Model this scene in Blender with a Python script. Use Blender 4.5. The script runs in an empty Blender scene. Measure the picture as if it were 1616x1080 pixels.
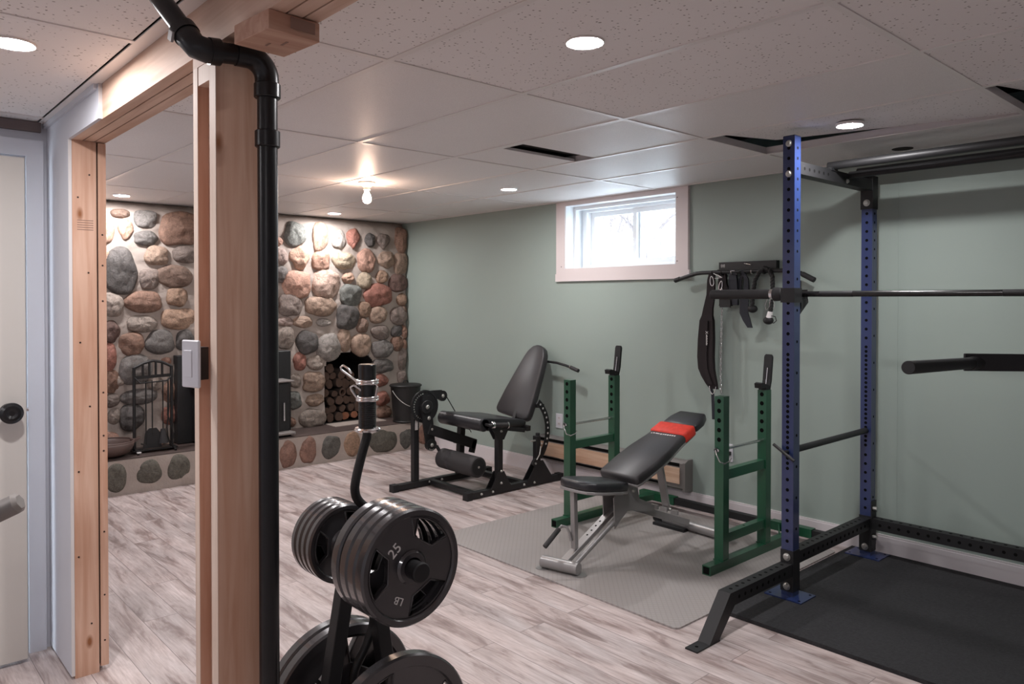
import bpy, bmesh, math, random
from mathutils import Vector, Matrix, noise
PI = math.pi
S = bpy.context.scene
COL = S.collection

# ------------------------------------------------------------------ camera
cam_d = bpy.data.cameras.new('camera')
cam_d.sensor_width = 36.0
cam_d.lens = 36.0 * 1194.6 / 1616.0
cam_d.shift_y = -52.24 / 1616.0
cam_d.clip_start = 0.02
cam = bpy.data.objects.new('camera', cam_d)
COL.objects.link(cam)
YAW, PITCH = 0.8365, 0.012
cam.location = (0, 0, 1.465)
cam.rotation_euler = (PI / 2 - PITCH, 0, YAW)
S.camera = cam

# ------------------------------------------------------------------ view
S.view_settings.view_transform = 'Standard'
S.view_settings.look = 'None'
S.view_settings.gamma = 1.0
S.view_settings.exposure = 1.32
S.cycles.use_denoising = True
S.cycles.max_bounces = 10
S.cycles.diffuse_bounces = 5
S.cycles.sample_clamp_indirect = 6.0
S.cycles.caustics_reflective = False
S.cycles.caustics_refractive = False

# ------------------------------------------------------------------ daylight outside the window
W = bpy.data.worlds.new('winter_sky')
S.world = W
W.use_nodes = True
W.node_tree.nodes['Background'].inputs['Color'].default_value = (0.78, 0.9, 1.0, 1)
W.node_tree.nodes['Background'].inputs['Strength'].default_value = 3.2

LED_W = 7.0       # each recessed disc light
BULB_W = 10.5      # bare warm bulb

# ------------------------------------------------------------------ materials
def mat(name, col, rough=0.5, metal=0.0, spec=0.5, bump=None, vary=None, emit=None, coat=0.0):
    """bump=(scale,strength,distance), vary=(scale,amount)"""
    m = bpy.data.materials.new(name)
    m.use_nodes = True
    nt = m.node_tree
    b = nt.nodes['Principled BSDF']
    b.inputs['Base Color'].default_value = (*col, 1)
    b.inputs['Roughness'].default_value = rough
    b.inputs['Metallic'].default_value = metal
    b.inputs['Specular IOR Level'].default_value = spec
    b.inputs['Coat Weight'].default_value = coat
    tc = nt.nodes.new('ShaderNodeTexCoord')
    if vary:
        n = nt.nodes.new('ShaderNodeTexNoise')
        n.inputs['Scale'].default_value = vary[0]
        n.inputs['Detail'].default_value = 5
        nt.links.new(tc.outputs['Object'], n.inputs['Vector'])
        mx = nt.nodes.new('ShaderNodeMix')
        mx.data_type = 'RGBA'
        mx.inputs[6].default_value = (*[c * (1 - vary[1]) for c in col], 1)
        mx.inputs[7].default_value = (*[min(1, c * (1 + vary[1])) for c in col], 1)
        nt.links.new(n.outputs['Fac'], mx.inputs[0])
        nt.links.new(mx.outputs[2], b.inputs['Base Color'])
    if bump:
        n = nt.nodes.new('ShaderNodeTexNoise')
        n.inputs['Scale'].default_value = bump[0]
        n.inputs['Detail'].default_value = 4
        nt.links.new(tc.outputs['Object'], n.inputs['Vector'])
        bp = nt.nodes.new('ShaderNodeBump')
        bp.inputs['Strength'].default_value = bump[1]
        bp.inputs['Distance'].default_value = bump[2]
        nt.links.new(n.outputs['Fac'], bp.inputs['Height'])
        nt.links.new(bp.outputs['Normal'], b.inputs['Normal'])
    if emit:
        b.inputs['Emission Color'].default_value = (*emit[0], 1)
        b.inputs['Emission Strength'].default_value = emit[1]
    return m

def N(nt, t, **kw):
    n = nt.nodes.new(t)
    for k, v in kw.items():
        if k in n.inputs: n.inputs[k].default_value = v
        else: setattr(n, k, v)
    return n

def ramp(nt, src, stops):
    r = nt.nodes.new('ShaderNodeValToRGB')
    els = r.color_ramp.elements
    while len(els) < len(stops): els.new(0.5)
    for e, (p, c) in zip(els, stops):
        e.position = p
        e.color = (*c, 1)
    nt.links.new(src, r.inputs['Fac'])
    return r

def mixc(nt, fac, a, b, mode='MIX'):
    m = nt.nodes.new('ShaderNodeMix')
    m.data_type = 'RGBA'
    m.blend_type = mode
    for sock, v in ((0, fac), (6, a), (7, b)):
        if isinstance(v, (int, float)): m.inputs[sock].default_value = v
        elif isinstance(v, tuple): m.inputs[sock].default_value = (*v, 1)
        else: nt.links.new(v, m.inputs[sock])
    return m.outputs[2]

def base(name, rough=0.5, spec=0.5):
    m = bpy.data.materials.new(name)
    m.use_nodes = True
    nt = m.node_tree
    b = nt.nodes['Principled BSDF']
    b.inputs['Roughness'].default_value = rough
    b.inputs['Specular IOR Level'].default_value = spec
    tc = nt.nodes.new('ShaderNodeTexCoord')
    return m, nt, b, tc

def mapping(nt, tc, scale, rot=(0, 0, 0)):
    mp = nt.nodes.new('ShaderNodeMapping')
    mp.inputs['Scale'].default_value = scale
    mp.inputs['Rotation'].default_value = rot
    nt.links.new(tc.outputs['Object'], mp.inputs['Vector'])
    return mp.outputs['Vector']

def mat_floor():
    m, nt, b, tc = base('whitewashed_planks', 0.42, 0.4)
    br = N(nt, 'ShaderNodeTexBrick', offset=0.37, offset_frequency=2, squash=1.0)
    br.inputs['Scale'].default_value = 1.0
    br.inputs['Brick Width'].default_value = 1.22
    br.inputs['Row Height'].default_value = 0.15
    br.inputs['Mortar Size'].default_value = 0.0016
    br.inputs['Mortar Smooth'].default_value = 0.3
    br.inputs['Color1'].default_value = (0, 0, 0, 1)
    br.inputs['Color2'].default_value = (1, 1, 1, 1)
    nt.links.new(tc.outputs['Object'], br.inputs['Vector'])
    sep = N(nt, 'ShaderNodeSeparateColor')
    nt.links.new(br.outputs['Color'], sep.inputs[0])
    # shift the grain for each plank
    comb = N(nt, 'ShaderNodeCombineXYZ')
    mul = N(nt, 'ShaderNodeMath', operation='MULTIPLY')
    mul.inputs[1].default_value = 13.0
    nt.links.new(sep.outputs[0], mul.inputs[0])
    nt.links.new(mul.outputs[0], comb.inputs['Z'])
    add = N(nt, 'ShaderNodeVectorMath', operation='ADD')
    nt.links.new(tc.outputs['Object'], add.inputs[0])
    nt.links.new(comb.outputs[0], add.inputs[1])
    def grain(sc, scale, det, dist, rough=0.6):
        mp = N(nt, 'ShaderNodeMapping')
        mp.inputs['Scale'].default_value = sc
        nt.links.new(add.outputs[0], mp.inputs['Vector'])
        n = N(nt, 'ShaderNodeTexNoise')
        n.inputs['Scale'].default_value = scale
        n.inputs['Detail'].default_value = det
        n.inputs['Distortion'].default_value = dist
        n.inputs['Roughness'].default_value = rough
        nt.links.new(mp.outputs[0], n.inputs['Vector'])
        return n.outputs['Fac']
    g1 = grain((1.5, 8, 1), 1.5, 8, 0.7, 0.62)
    g2 = grain((2.5, 40, 1), 3.0, 6, 0.4)
    g3 = grain((1.0, 3.0, 1), 1.3, 3, 0.3)
    c1 = ramp(nt, g1, [(0.28, (0.22, 0.175, 0.165)), (0.40, (0.37, 0.31, 0.295)), (0.48, (0.53, 0.475, 0.46)), (0.66, (0.68, 0.635, 0.625))]).outputs[0]
    c2 = ramp(nt, g2, [(0.32, (0.55, 0.50, 0.49)), (0.6, (1, 1, 1))]).outputs[0]
    c3 = ramp(nt, g3, [(0.35, (0.78, 0.76, 0.76)), (0.65, (1.05, 0.98, 0.96))]).outputs[0]
    c = mixc(nt, 0.55, c1, c2, 'MULTIPLY')
    c = mixc(nt, 0.8, c, c3, 'MULTIPLY')
    c = mixc(nt, 1.0, c, (1.0, 0.98, 0.975), 'MULTIPLY')
    c = mixc(nt, br.outputs['Fac'], c, (0.20, 0.165, 0.155))
    nt.links.new(c, b.inputs['Base Color'])
    rr = ramp(nt, g2, [(0.3, (0.36,) * 3), (0.7, (0.5,) * 3)]).outputs[0]
    nt.links.new(rr, b.inputs['Roughness'])
    bp = N(nt, 'ShaderNodeBump')
    bp.inputs['Strength'].default_value = 0.12
    bp.inputs['Distance'].default_value = 0.002
    nt.links.new(g2, bp.inputs['Height'])
    nt.links.new(bp.outputs[0], b.inputs['Normal'])
    return m

def mat_tile(name, specks):
    m, nt, b, tc = base(name, 0.85 if specks else 0.46, 0.22)
    n = N(nt, 'ShaderNodeTexNoise')
    n.inputs['Scale'].default_value = 1.5
    n.inputs['Detail'].default_value = 3
    nt.links.new(tc.outputs['Object'], n.inputs['Vector'])
    c = mixc(nt, n.outputs['Fac'], (0.79, 0.755, 0.74), (0.85, 0.83, 0.82))
    f = N(nt, 'ShaderNodeTexNoise')
    f.inputs['Scale'].default_value = 220
    f.inputs['Detail'].default_value = 2
    nt.links.new(tc.outputs['Object'], f.inputs['Vector'])
    if specks:
        vo = N(nt, 'ShaderNodeTexVoronoi', feature='F1')
        vo.inputs['Scale'].default_value = 62
        vo.inputs['Randomness'].default_value = 1.0
        w = N(nt, 'ShaderNodeTexNoise')
        w.inputs['Scale'].default_value = 60
        nt.links.new(tc.outputs['Object'], w.inputs['Vector'])
        ad = N(nt, 'ShaderNodeVectorMath', operation='MULTIPLY_ADD')
        ad.inputs[1].default_value = (0.012, 0.012, 0)
        nt.links.new(w.outputs['Color'], ad.inputs[0])
        nt.links.new(tc.outputs['Object'], ad.inputs[2])
        nt.links.new(ad.outputs[0], vo.inputs['Vector'])
        r = ramp(nt, vo.outputs['Distance'], [(0.14, (1, 1, 1)), (0.24, (0, 0, 0))])
        sep = N(nt, 'ShaderNodeSeparateColor')
        nt.links.new(vo.outputs['Color'], sep.inputs[0])
        gt = N(nt, 'ShaderNodeMath', operation='GREATER_THAN')
        gt.inputs[1].default_value = 0.42
        nt.links.new(sep.outputs[0], gt.inputs[0])
        mu = N(nt, 'ShaderNodeMath', operation='MULTIPLY')
        nt.links.new(r.outputs[0], mu.inputs[0])
        nt.links.new(gt.outputs[0], mu.inputs[1])
        c = mixc(nt, mu.outputs[0], c, (0.30, 0.27, 0.255))
    else:
        fr = ramp(nt, f.outputs['Fac'], [(0.35, (0.92,) * 3), (0.6, (1, 1, 1))]).outputs[0]
        c = mixc(nt, 1.0, c, fr, 'MULTIPLY')
    nt.links.new(c, b.inputs['Base Color'])
    bp = N(nt, 'ShaderNodeBump')
    bp.inputs['Strength'].default_value = 0.35 if specks else 0.8
    bp.inputs['Distance'].default_value = 0.001
    nt.links.new(f.outputs['Fac'], bp.inputs['Height'])
    nt.links.new(bp.outputs[0], b.inputs['Normal'])
    return m

def mat_pine(name, axis, lo, hi, knot=(0.28, 0.11, 0.045)):
    """raw pine, grain along the axis index"""
    m, nt, b, tc = base(name, 0.62, 0.3)
    sc = [26, 26, 26]
    sc[axis] = 1.6
    v = mapping(nt, tc, tuple(sc))
    n = N(nt, 'ShaderNodeTexNoise')
    n.inputs['Scale'].default_value = 1.3
    n.inputs['Detail'].default_value = 6
    n.inputs['Distortion'].default_value = 0.6
    nt.links.new(v, n.inputs['Vector'])
    c = ramp(nt, n.outputs['Fac'], [(0.3, lo), (0.65, hi)]).outputs[0]
    sc2 = [7.0, 7.0, 7.0]
    sc2[axis] = 3.2
    v2 = mapping(nt, tc, tuple(sc2))
    vo = N(nt, 'ShaderNodeTexVoronoi', feature='F1')
    vo.inputs['Scale'].default_value = 1.0
    nt.links.new(v2, vo.inputs['Vector'])
    k = ramp(nt, vo.outputs['Distance'], [(0.035, (1, 1, 1)), (0.10, (0, 0, 0))]).outputs[0]
    sep = N(nt, 'ShaderNodeSeparateColor')
    nt.links.new(vo.outputs['Color'], sep.inputs[0])
    gt = N(nt, 'ShaderNodeMath', operation='GREATER_THAN')
    gt.inputs[1].default_value = 0.55
    nt.links.new(sep.outputs[0], gt.inputs[0])
    mu = N(nt, 'ShaderNodeMath', operation='MULTIPLY')
    nt.links.new(k, mu.inputs[0])
    nt.links.new(gt.outputs[0], mu.inputs[1])
    c = mixc(nt, mu.outputs[0], c, knot)
    n3 = N(nt, 'ShaderNodeTexNoise')
    n3.inputs['Scale'].default_value = 2.2
    nt.links.new(tc.outputs['Object'], n3.inputs['Vector'])
    t = ramp(nt, n3.outputs['Fac'], [(0.35, (0.82, 0.76, 0.72)), (0.65, (1, 1, 1))]).outputs[0]
    c = mixc(nt, 0.7, c, t, 'MULTIPLY')
    nt.links.new(c, b.inputs['Base Color'])
    bp = N(nt, 'ShaderNodeBump')
    bp.inputs['Strength'].default_value = 0.2
    bp.inputs['Distance'].default_value = 0.001
    nt.links.new(n.outputs['Fac'], bp.inputs['Height'])
    nt.links.new(bp.outputs[0], b.inputs['Normal'])
    return m

def mat_stone():
    m, nt, b, tc = base('field_stone', 0.72, 0.35)
    at = N(nt, 'ShaderNodeAttribute', attribute_name='stone_colour')
    n = N(nt, 'ShaderNodeTexNoise')
    n.inputs['Scale'].default_value = 24
    n.inputs['Detail'].default_value = 8
    n.inputs['Roughness'].default_value = 0.7
    n.inputs['Distortion'].default_value = 0.8
    nt.links.new(tc.outputs['Object'], n.inputs['Vector'])
    g = ramp(nt, n.outputs['Fac'], [(0.3, (0.55, 0.52, 0.5)), (0.5, (1, 1, 1)), (0.7, (1.35, 1.3, 1.28))]).outputs[0]
    c = mixc(nt, 1.0, at.outputs['Color'], g, 'MULTIPLY')
    n2 = N(nt, 'ShaderNodeTexNoise')
    n2.inputs['Scale'].default_value = 90
    n2.inputs['Detail'].default_value = 4
    nt.links.new(tc.outputs['Object'], n2.inputs['Vector'])
    s = ramp(nt, n2.outputs['Fac'], [(0.36, (0.72,) * 3), (0.56, (1, 1, 1))]).outputs[0]
    c = mixc(nt, 0.8, c, s, 'MULTIPLY')
    nt.links.new(c, b.inputs['Base Color'])
    bp = N(nt, 'ShaderNodeBump')
    bp.inputs['Strength'].default_value = 0.9
    bp.inputs['Distance'].default_value = 0.012
    nt.links.new(n.outputs['Fac'], bp.inputs['Height'])
    nt.links.new(bp.outputs[0], b.inputs['Normal'])
    return m

def mat_wall_green():
    m, nt, b, tc = base('sage_green_paint', 0.6, 0.3)
    n = N(nt, 'ShaderNodeTexNoise')
    n.inputs['Scale'].default_value = 1.1
    n.inputs['Detail'].default_value = 5
    nt.links.new(tc.outputs['Object'], n.inputs['Vector'])
    c = mixc(nt, n.outputs['Fac'], (0.285, 0.345, 0.312), (0.335, 0.395, 0.358))
    nt.links.new(c, b.inputs['Base Color'])
    f = N(nt, 'ShaderNodeTexNoise')
    f.inputs['Scale'].default_value = 160
    nt.links.new(tc.outputs['Object'], f.inputs['Vector'])
    bp = N(nt, 'ShaderNodeBump')
    bp.inputs['Strength'].default_value = 0.15
    bp.inputs['Distance'].default_value = 0.0008
    nt.links.new(f.outputs['Fac'], bp.inputs['Height'])
    nt.links.new(bp.outputs[0], b.inputs['Normal'])
    return m

def mat_mat_grey():
    m, nt, b, tc = base('grey_textured_vinyl', 0.55, 0.4)
    ck = N(nt, 'ShaderNodeTexVoronoi', feature='F1', distance='CHEBYCHEV')
    ck.inputs['Scale'].default_value = 42
    ck.inputs['Randomness'].default_value = 0.0
    v = mapping(nt, tc, (1, 1, 1), (0, 0, PI / 4))
    nt.links.new(v, ck.inputs['Vector'])
    r = ramp(nt, ck.outputs['Distance'], [(0.25, (0.37, 0.34, 0.325)), (0.42, (0.30, 0.277, 0.264))]).outputs[0]
    nt.links.new(r, b.inputs['Base Color'])
    bp = N(nt, 'ShaderNodeBump')
    bp.inputs['Strength'].default_value = 0.5
    bp.inputs['Distance'].default_value = 0.0015
    bp.invert = True
    nt.links.new(ck.outputs['Distance'], bp.inputs['Height'])
    nt.links.new(bp.outputs[0], b.inputs['Normal'])
    return m

M = {}
M['floor'] = mat_floor()
M['tile_speck'] = mat_tile('fissured_ceiling_tile', True)
M['tile_smooth'] = mat_tile('smooth_ceiling_tile', False)
M['tbar'] = mat('white_t_bar', (0.76, 0.72, 0.70), 0.35, 0.0, 0.5)
M['void'] = mat('dark_joist_void', (0.02, 0.016, 0.014), 0.9)
M['green_wall'] = mat_wall_green()
M['drywall'] = mat('white_drywall', (0.60, 0.61, 0.66), 0.7, 0, 0.3, bump=(60, 0.2, 0.001), vary=(2.0, 0.04))
M['drywall_edge'] = mat('drywall_paper_edge', (0.66, 0.63, 0.62), 0.9)
M['white_trim'] = mat('white_painted_trim', (0.66, 0.62, 0.63), 0.4, 0, 0.4, vary=(3.0, 0.04))
M['casing'] = mat('primed_casing', (0.67, 0.60, 0.59), 0.5, 0, 0.3, vary=(3.0, 0.03))
M['pvc'] = mat('white_window_vinyl', (0.80, 0.82, 0.84), 0.3)
M['cream'] = mat('cream_door_paint', (0.60, 0.57, 0.53), 0.5, 0, 0.3, vary=(2.0, 0.03))
M['brown_trim'] = mat('brown_bulkhead', (0.16, 0.125, 0.12), 0.7)
M['mortar'] = mat('grey_beige_mortar', (0.37, 0.315, 0.28), 0.9, 0, 0.2, bump=(35, 0.6, 0.008), vary=(6.0, 0.18))
M['stone'] = mat_stone()
M['hearth_top'] = mat('dark_slate_hearth', (0.075, 0.052, 0.046), 0.6, bump=(14, 0.5, 0.006), vary=(9.0, 0.55))
M['recess_black'] = mat('black_recess_lining', (0.012, 0.010, 0.009), 0.95)  # near-black lining of the alcove and of the hollow log
M['pine_x'] = mat_pine('raw_pine_beam', 0, (0.58, 0.38, 0.28), (0.74, 0.55, 0.44))
M['pine_z'] = mat_pine('raw_pine_stud', 2, (0.54, 0.305, 0.205), (0.68, 0.45, 0.34))
M['pine_y'] = mat_pine('raw_pine_block', 1, (0.48, 0.27, 0.19), (0.62, 0.40, 0.30))
M['pine_lit'] = mat_pine('lit_pine_edge', 2, (0.72, 0.56, 0.46), (0.80, 0.66, 0.56), (0.5, 0.36, 0.27))  # lighter pine: lamp light painted onto the near edges of the post
M['stamp'] = mat('faded_ink_stamp', (0.28, 0.17, 0.13), 0.8)
M['nail'] = mat('dark_nail_and_gap', (0.05, 0.03, 0.025), 0.5, 0.5)
M['abs'] = mat('black_abs_pipe', (0.007, 0.007, 0.008), 0.30, 0, 0.45)
M['label_grey'] = mat('grey_pipe_clip', (0.32, 0.30, 0.29), 0.5)
M['switch'] = mat('white_plastic', (0.68, 0.68, 0.72), 0.35)
M['black_metal'] = mat('black_powder_coat', (0.014, 0.014, 0.015), 0.48, 0, 0.4, bump=(220, 0.12, 0.0004))
M['hole'] = mat('dark_hole', (0.004, 0.004, 0.004), 0.9, 0, 0.1)
M['blue_metal'] = mat('blue_powder_coat', (0.016, 0.030, 0.105), 0.28, 0.0, 0.6, coat=0.3)
M['green_metal'] = mat('dark_green_enamel', (0.010, 0.075, 0.035), 0.3, 0, 0.6, coat=0.2)
M['silver'] = mat('silver_grey_enamel', (0.30, 0.29, 0.285), 0.35, 0.35, 0.5)
M['chrome'] = mat('chrome', (0.75, 0.74, 0.74), 0.16, 1.0)
M['bolt'] = mat('zinc_bolt', (0.55, 0.55, 0.52), 0.35, 0.85)
M['bar_steel'] = mat('dark_bar_steel', (0.045, 0.045, 0.045), 0.25, 0.8)
M['iron'] = mat('enamelled_cast_iron', (0.045, 0.043, 0.046), 0.24, 0.1, 0.6, bump=(120, 0.15, 0.0006), coat=0.5)
M['white_print'] = mat('white_print', (0.7, 0.68, 0.66), 0.5)
M['vinyl'] = mat('black_vinyl', (0.020, 0.020, 0.023), 0.36, 0, 0.5, bump=(350, 0.15, 0.0003))
M['vinyl_soft'] = mat('grey_black_vinyl', (0.034, 0.032, 0.034), 0.42, 0, 0.45, bump=(350, 0.15, 0.0003))
M['foam'] = mat('black_foam', (0.030, 0.028, 0.029), 0.7)
M['red_cloth'] = mat('red_print', (0.62, 0.035, 0.018), 0.6, vary=(40, 0.35))
M['rubber'] = mat('black_rubber', (0.012, 0.012, 0.013), 0.6, 0, 0.4)
M['rubber_mat'] = mat('black_rubber_mat', (0.026, 0.026, 0.028), 0.78, 0, 0.3, bump=(110, 0.9, 0.004), vary=(60.0, 0.6))
M['grey_mat'] = mat_mat_grey()
M['nylon'] = mat('brown_black_nylon', (0.022, 0.017, 0.018), 0.8, 0, 0.25, bump=(200, 0.4, 0.001))
M['strap_blue'] = mat('navy_black_strap', (0.012, 0.014, 0.022), 0.7)
M['rope'] = mat('black_rope', (0.018, 0.018, 0.018), 0.75)
M['tape'] = mat('white_tape', (0.75, 0.73, 0.72), 0.6)
M['heater'] = mat('grey_heater_metal', (0.20, 0.185, 0.175), 0.5, 0.2)
M['heater_wood'] = mat_pine('heater_wood_panel', 0, (0.48, 0.31, 0.21), (0.62, 0.44, 0.32))
M['cast_black'] = mat('black_wrought_iron', (0.010, 0.009, 0.009), 0.5)
M['stove_black'] = mat('stove_black', (0.014, 0.014, 0.015), 0.5)
M['stove_glass'] = mat('dark_stove_glass', (0.01, 0.01, 0.012), 0.08)
M['ash'] = mat('ash_grey_shelf', (0.22, 0.20, 0.19), 0.5)
M['bark'] = mat('firewood_bark', (0.05, 0.033, 0.026), 0.9, bump=(40, 0.8, 0.006), vary=(12, 0.4))
M['wood_end'] = mat('shaded_firewood_end', (0.085, 0.05, 0.036), 0.9, vary=(25, 0.35))  # end grain darkened, the shade of the alcove put into its colour
M['wood_end_red'] = mat('orange_firewood_end', (0.30, 0.12, 0.065), 0.9, vary=(25, 0.3))
M['bowl'] = mat('brown_leather_bowl', (0.11, 0.07, 0.06), 0.5, vary=(10, 0.3))
M['snow'] = mat('snow', (0.85, 0.87, 0.9), 0.8)
M['tree'] = mat('bare_tree_bark', (0.25, 0.22, 0.22), 0.9)
M['fence'] = mat('grey_fence_wood', (0.42, 0.41, 0.42), 0.9)
M['porcelain'] = mat('porcelain', (0.75, 0.68, 0.6), 0.3)

gl, nt, b, tc = base('window_glass', 0.0, 0.5)
b.inputs['Base Color'].default_value = (1, 1, 1, 1)
b.inputs['Transmission Weight'].default_value = 1.0
b.inputs['IOR'].default_value = 1.0
b.inputs['Alpha'].default_value = 1.0
M['glass'] = gl
def emitter(name, col, s):
    m = bpy.data.materials.new(name)
    m.use_nodes = True
    nt = m.node_tree
    nt.nodes.remove(nt.nodes['Principled BSDF'])
    e = nt.nodes.new('ShaderNodeEmission')
    e.inputs['Color'].default_value = (*col, 1)
    e.inputs['Strength'].default_value = s
    nt.links.new(e.outputs[0], nt.nodes['Material Output'].inputs['Surface'])
    return m
M['led'] = emitter('led_diffuser', (1.0, 0.97, 0.98), LED_W / 0.0288)
M['bulb'] = emitter('glowing_bulb', (1.0, 0.69, 0.52), 60.0)

# ------------------------------------------------------------------ mesh builder
def frame(d, up=Vector((0, 0, 1))):
    z = Vector(d).normalized()
    if abs(z.dot(up)) > 0.99: up = Vector((1, 0, 0)) if abs(z.x) < 0.9 else Vector((0, 1, 0))
    x = up.cross(z).normalized()
    y = z.cross(x)
    return x, y, z

class MB:
    def __init__(s):
        s.v, s.f, s.m, s.sm = [], [], [], []
        s.mats = []
    def mi(s, m):
        if m not in s.mats: s.mats.append(m)
        return s.mats.index(m)
    def add(s, verts, faces, m, smooth=False):
        o = len(s.v)
        s.v += [Vector(p) for p in verts]
        k = s.mi(m)
        for f in faces:
            s.f.append([i + o for i in f]); s.m.append(k); s.sm.append(smooth)
        return s
    def bmadd(s, bm, m, smooth=False):
        bm.verts.index_update()
        s.add([v.co.copy() for v in bm.verts], [[v.index for v in f.verts] for f in bm.faces], m, smooth)
        bm.free()
        return s
    def box(s, lo, hi, m, bev=0.0):
        lo, hi = Vector(lo), Vector(hi)
        return s.obox((lo + hi) / 2, hi - lo, m, bev=bev)
    def obox(s, c, size, m, rot=None, bev=0.0, seg=1):
        bm = bmesh.new()
        bmesh.ops.create_cube(bm, size=1)
        for v in bm.verts: v.co = Vector((v.co.x * size[0], v.co.y * size[1], v.co.z * size[2]))
        if bev: bmesh.ops.bevel(bm, geom=bm.edges[:], offset=bev, segments=seg, affect='EDGES', profile=0.5)
        R = rot if rot is not None else Matrix.Identity(3)
        for v in bm.verts: v.co = R @ v.co + Vector(c)
        return s.bmadd(bm, m, seg > 1)
    def bar(s, a, b_, w, h, m, up=(0, 0, 1), bev=0.002):
        """rectangular bar from a to b, w across, h along up"""
        a, b_ = Vector(a), Vector(b_)
        x, y, z = frame(b_ - a, Vector(up))
        R = Matrix((x, y, z)).transposed()
        return s.obox((a + b_) / 2, (w, h, (b_ - a).length), m, R, bev)
    def tube(s, a, b_, r, m, r2=None, n=20, caps=True, bev=0.0):
        a, b_ = Vector(a), Vector(b_)
        L = (b_ - a).length
        r2 = r if r2 is None else r2
        if bev:
            pr = [(0, 0), (r - bev, 0), (r, bev), (r2, L - bev), (r2 - bev, L), (0, L)]
        else:
            pr = [(0, 0), (r, 0), (r2, L), (0, L)] if caps else [(r, 0), (r2, L)]
        return s.lathe(pr, a, b_ - a, m, n)
    def lathe(s, prof, o, axis, m, n=24, smooth=True, sharp=True):
        """prof: (radius, height) from o along axis; sharp repeats rings so edges stay crisp"""
        x, y, z = frame(axis)
        o = Vector(o)
        if sharp:
            for (r0, h0), (r1, h1) in zip(prof[:-1], prof[1:]):
                s._ring2(o, x, y, z, r0, h0, r1, h1, n, m, smooth)
        else:
            vs, fs = [], []
            for r, h in prof:
                for k in range(n):
                    t = 2 * PI * k / n
                    vs.append(o + z * h + (x * math.cos(t) + y * math.sin(t)) * max(r, 1e-5))
            for i in range(len(prof) - 1):
                for k in range(n):
                    k2 = (k + 1) % n
                    fs.append([i * n + k, i * n + k2, (i + 1) * n + k2, (i + 1) * n + k])
            s.add(vs, fs, m, smooth)
        return s
    def _ring2(s, o, x, y, z, r0, h0, r1, h1, n, m, smooth):
        vs, fs = [], []
        ang = [2 * PI * k / n for k in range(n)]
        if r0 < 1e-6 or r1 < 1e-6:
            r, h, hc = (r1, h1, h0) if r0 < 1e-6 else (r0, h0, h1)
            vs = [o + z * h + (x * math.cos(t) + y * math.sin(t)) * r for t in ang] + [o + z * hc]
            if abs(h - hc) < 1e-7: fs = [list(range(n))] if r1 < 1e-6 else [list(range(n))[::-1]]
            else: fs = [[k, (k + 1) % n, n] for k in range(n)]
            if abs(h - hc) < 1e-7: vs = vs[:-1]; smooth = False
        else:
            for r, h in ((r0, h0), (r1, h1)):
                vs += [o + z * h + (x * math.cos(t) + y * math.sin(t)) * r for t in ang]
            fs = [[k, (k + 1) % n, n + (k + 1) % n, n + k] for k in range(n)]
            if abs(h0 - h1) < 1e-7: smooth = False
        s.add(vs, fs, m, smooth)
    def path(s, pts, r, m, n=12, closed=False, flat=None):
        """swept round tube (or flat strip when flat=(w,h))"""
        pts = [Vector(p) for p in pts]
        K = len(pts)
        vs, fs = [], []
        prev = None
        for i, p in enumerate(pts):
            if closed: d = pts[(i + 1) % K] - pts[i - 1]
            elif i == 0: d = pts[1] - p
            elif i == K - 1: d = p - pts[-2]
            else: d = (pts[i + 1] - p).normalized() + (p - pts[i - 1]).normalized()
            d.normalize()
            if prev is None:
                x, y, z = frame(d)
            else:
                x = (prev - d * prev.dot(d)).normalized(); y = d.cross(x)
            prev = x
            rr = r[i] if isinstance(r, (list, tuple)) else r
            for k in range(n):
                t = 2 * PI * k / n
                vs.append(p + (x * math.cos(t) + y * math.sin(t)) * rr)
        for i in range(K if closed else K - 1):
            j = (i + 1) % K
            for k in range(n):
                k2 = (k + 1) % n
                fs.append([i * n + k, i * n + k2, j * n + k2, j * n + k])
        s.add(vs, fs, m, True)
        if not closed:
            s.add(vs[:n], [list(range(n))[::-1]], m)
            s.add(vs[-n:], [list(range(n))], m)
        return s
    def strip(s, pts, wdir, w, th, m, bev=0.0):
        """flat bar following pts, width w along wdir (can be a list), thickness th"""
        pts = [Vector(p) for p in pts]
        wd = Vector(wdir).normalized()
        vs, fs = [], []
        K = len(pts)
        for i, p in enumerate(pts):
            d = (pts[min(i + 1, K - 1)] - pts[max(i - 1, 0)]).normalized()
            nn = d.cross(wd).normalized()
            ww = w[i] if isinstance(w, (list, tuple)) else w
            tt = th[i] if isinstance(th, (list, tuple)) else th
            vs += [p + wd * ww / 2 + nn * tt / 2, p - wd * ww / 2 + nn * tt / 2, p - wd * ww / 2 - nn * tt / 2, p + wd * ww / 2 - nn * tt / 2]
        for i in range(K - 1):
            for k in range(4):
                k2 = (k + 1) % 4
                fs.append([i * 4 + k, i * 4 + k2, i * 4 + 4 + k2, i * 4 + 4 + k])
        fs += [[3, 2, 1, 0], [K * 4 - 4, K * 4 - 3, K * 4 - 2, K * 4 - 1]]
        return s.add(vs, fs, m)
    def prism(s, poly, o, ex, ey, ez, depth, m, holes=(), bev=0.0, smooth=False):
        """2-D polygon (list of (u,v)) in plane o+u*ex+v*ey, extruded depth along ez; optional hole polygons"""
        o, ex, ey, ez = Vector(o), Vector(ex), Vector(ey), Vector(ez)
        bm = bmesh.new()
        if holes:
            es = []
            for loop in [poly] + list(holes):
                vv = [bm.verts.new((u, v, 0)) for u, v in loop]
                es += [bm.edges.new((vv[i], vv[(i + 1) % len(vv)])) for i in range(len(vv))]
            bmesh.ops.triangle_fill(bm, use_beauty=True, edges=es)
        else:
            bm.faces.new([bm.verts.new((u, v, 0)) for u, v in poly])
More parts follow.
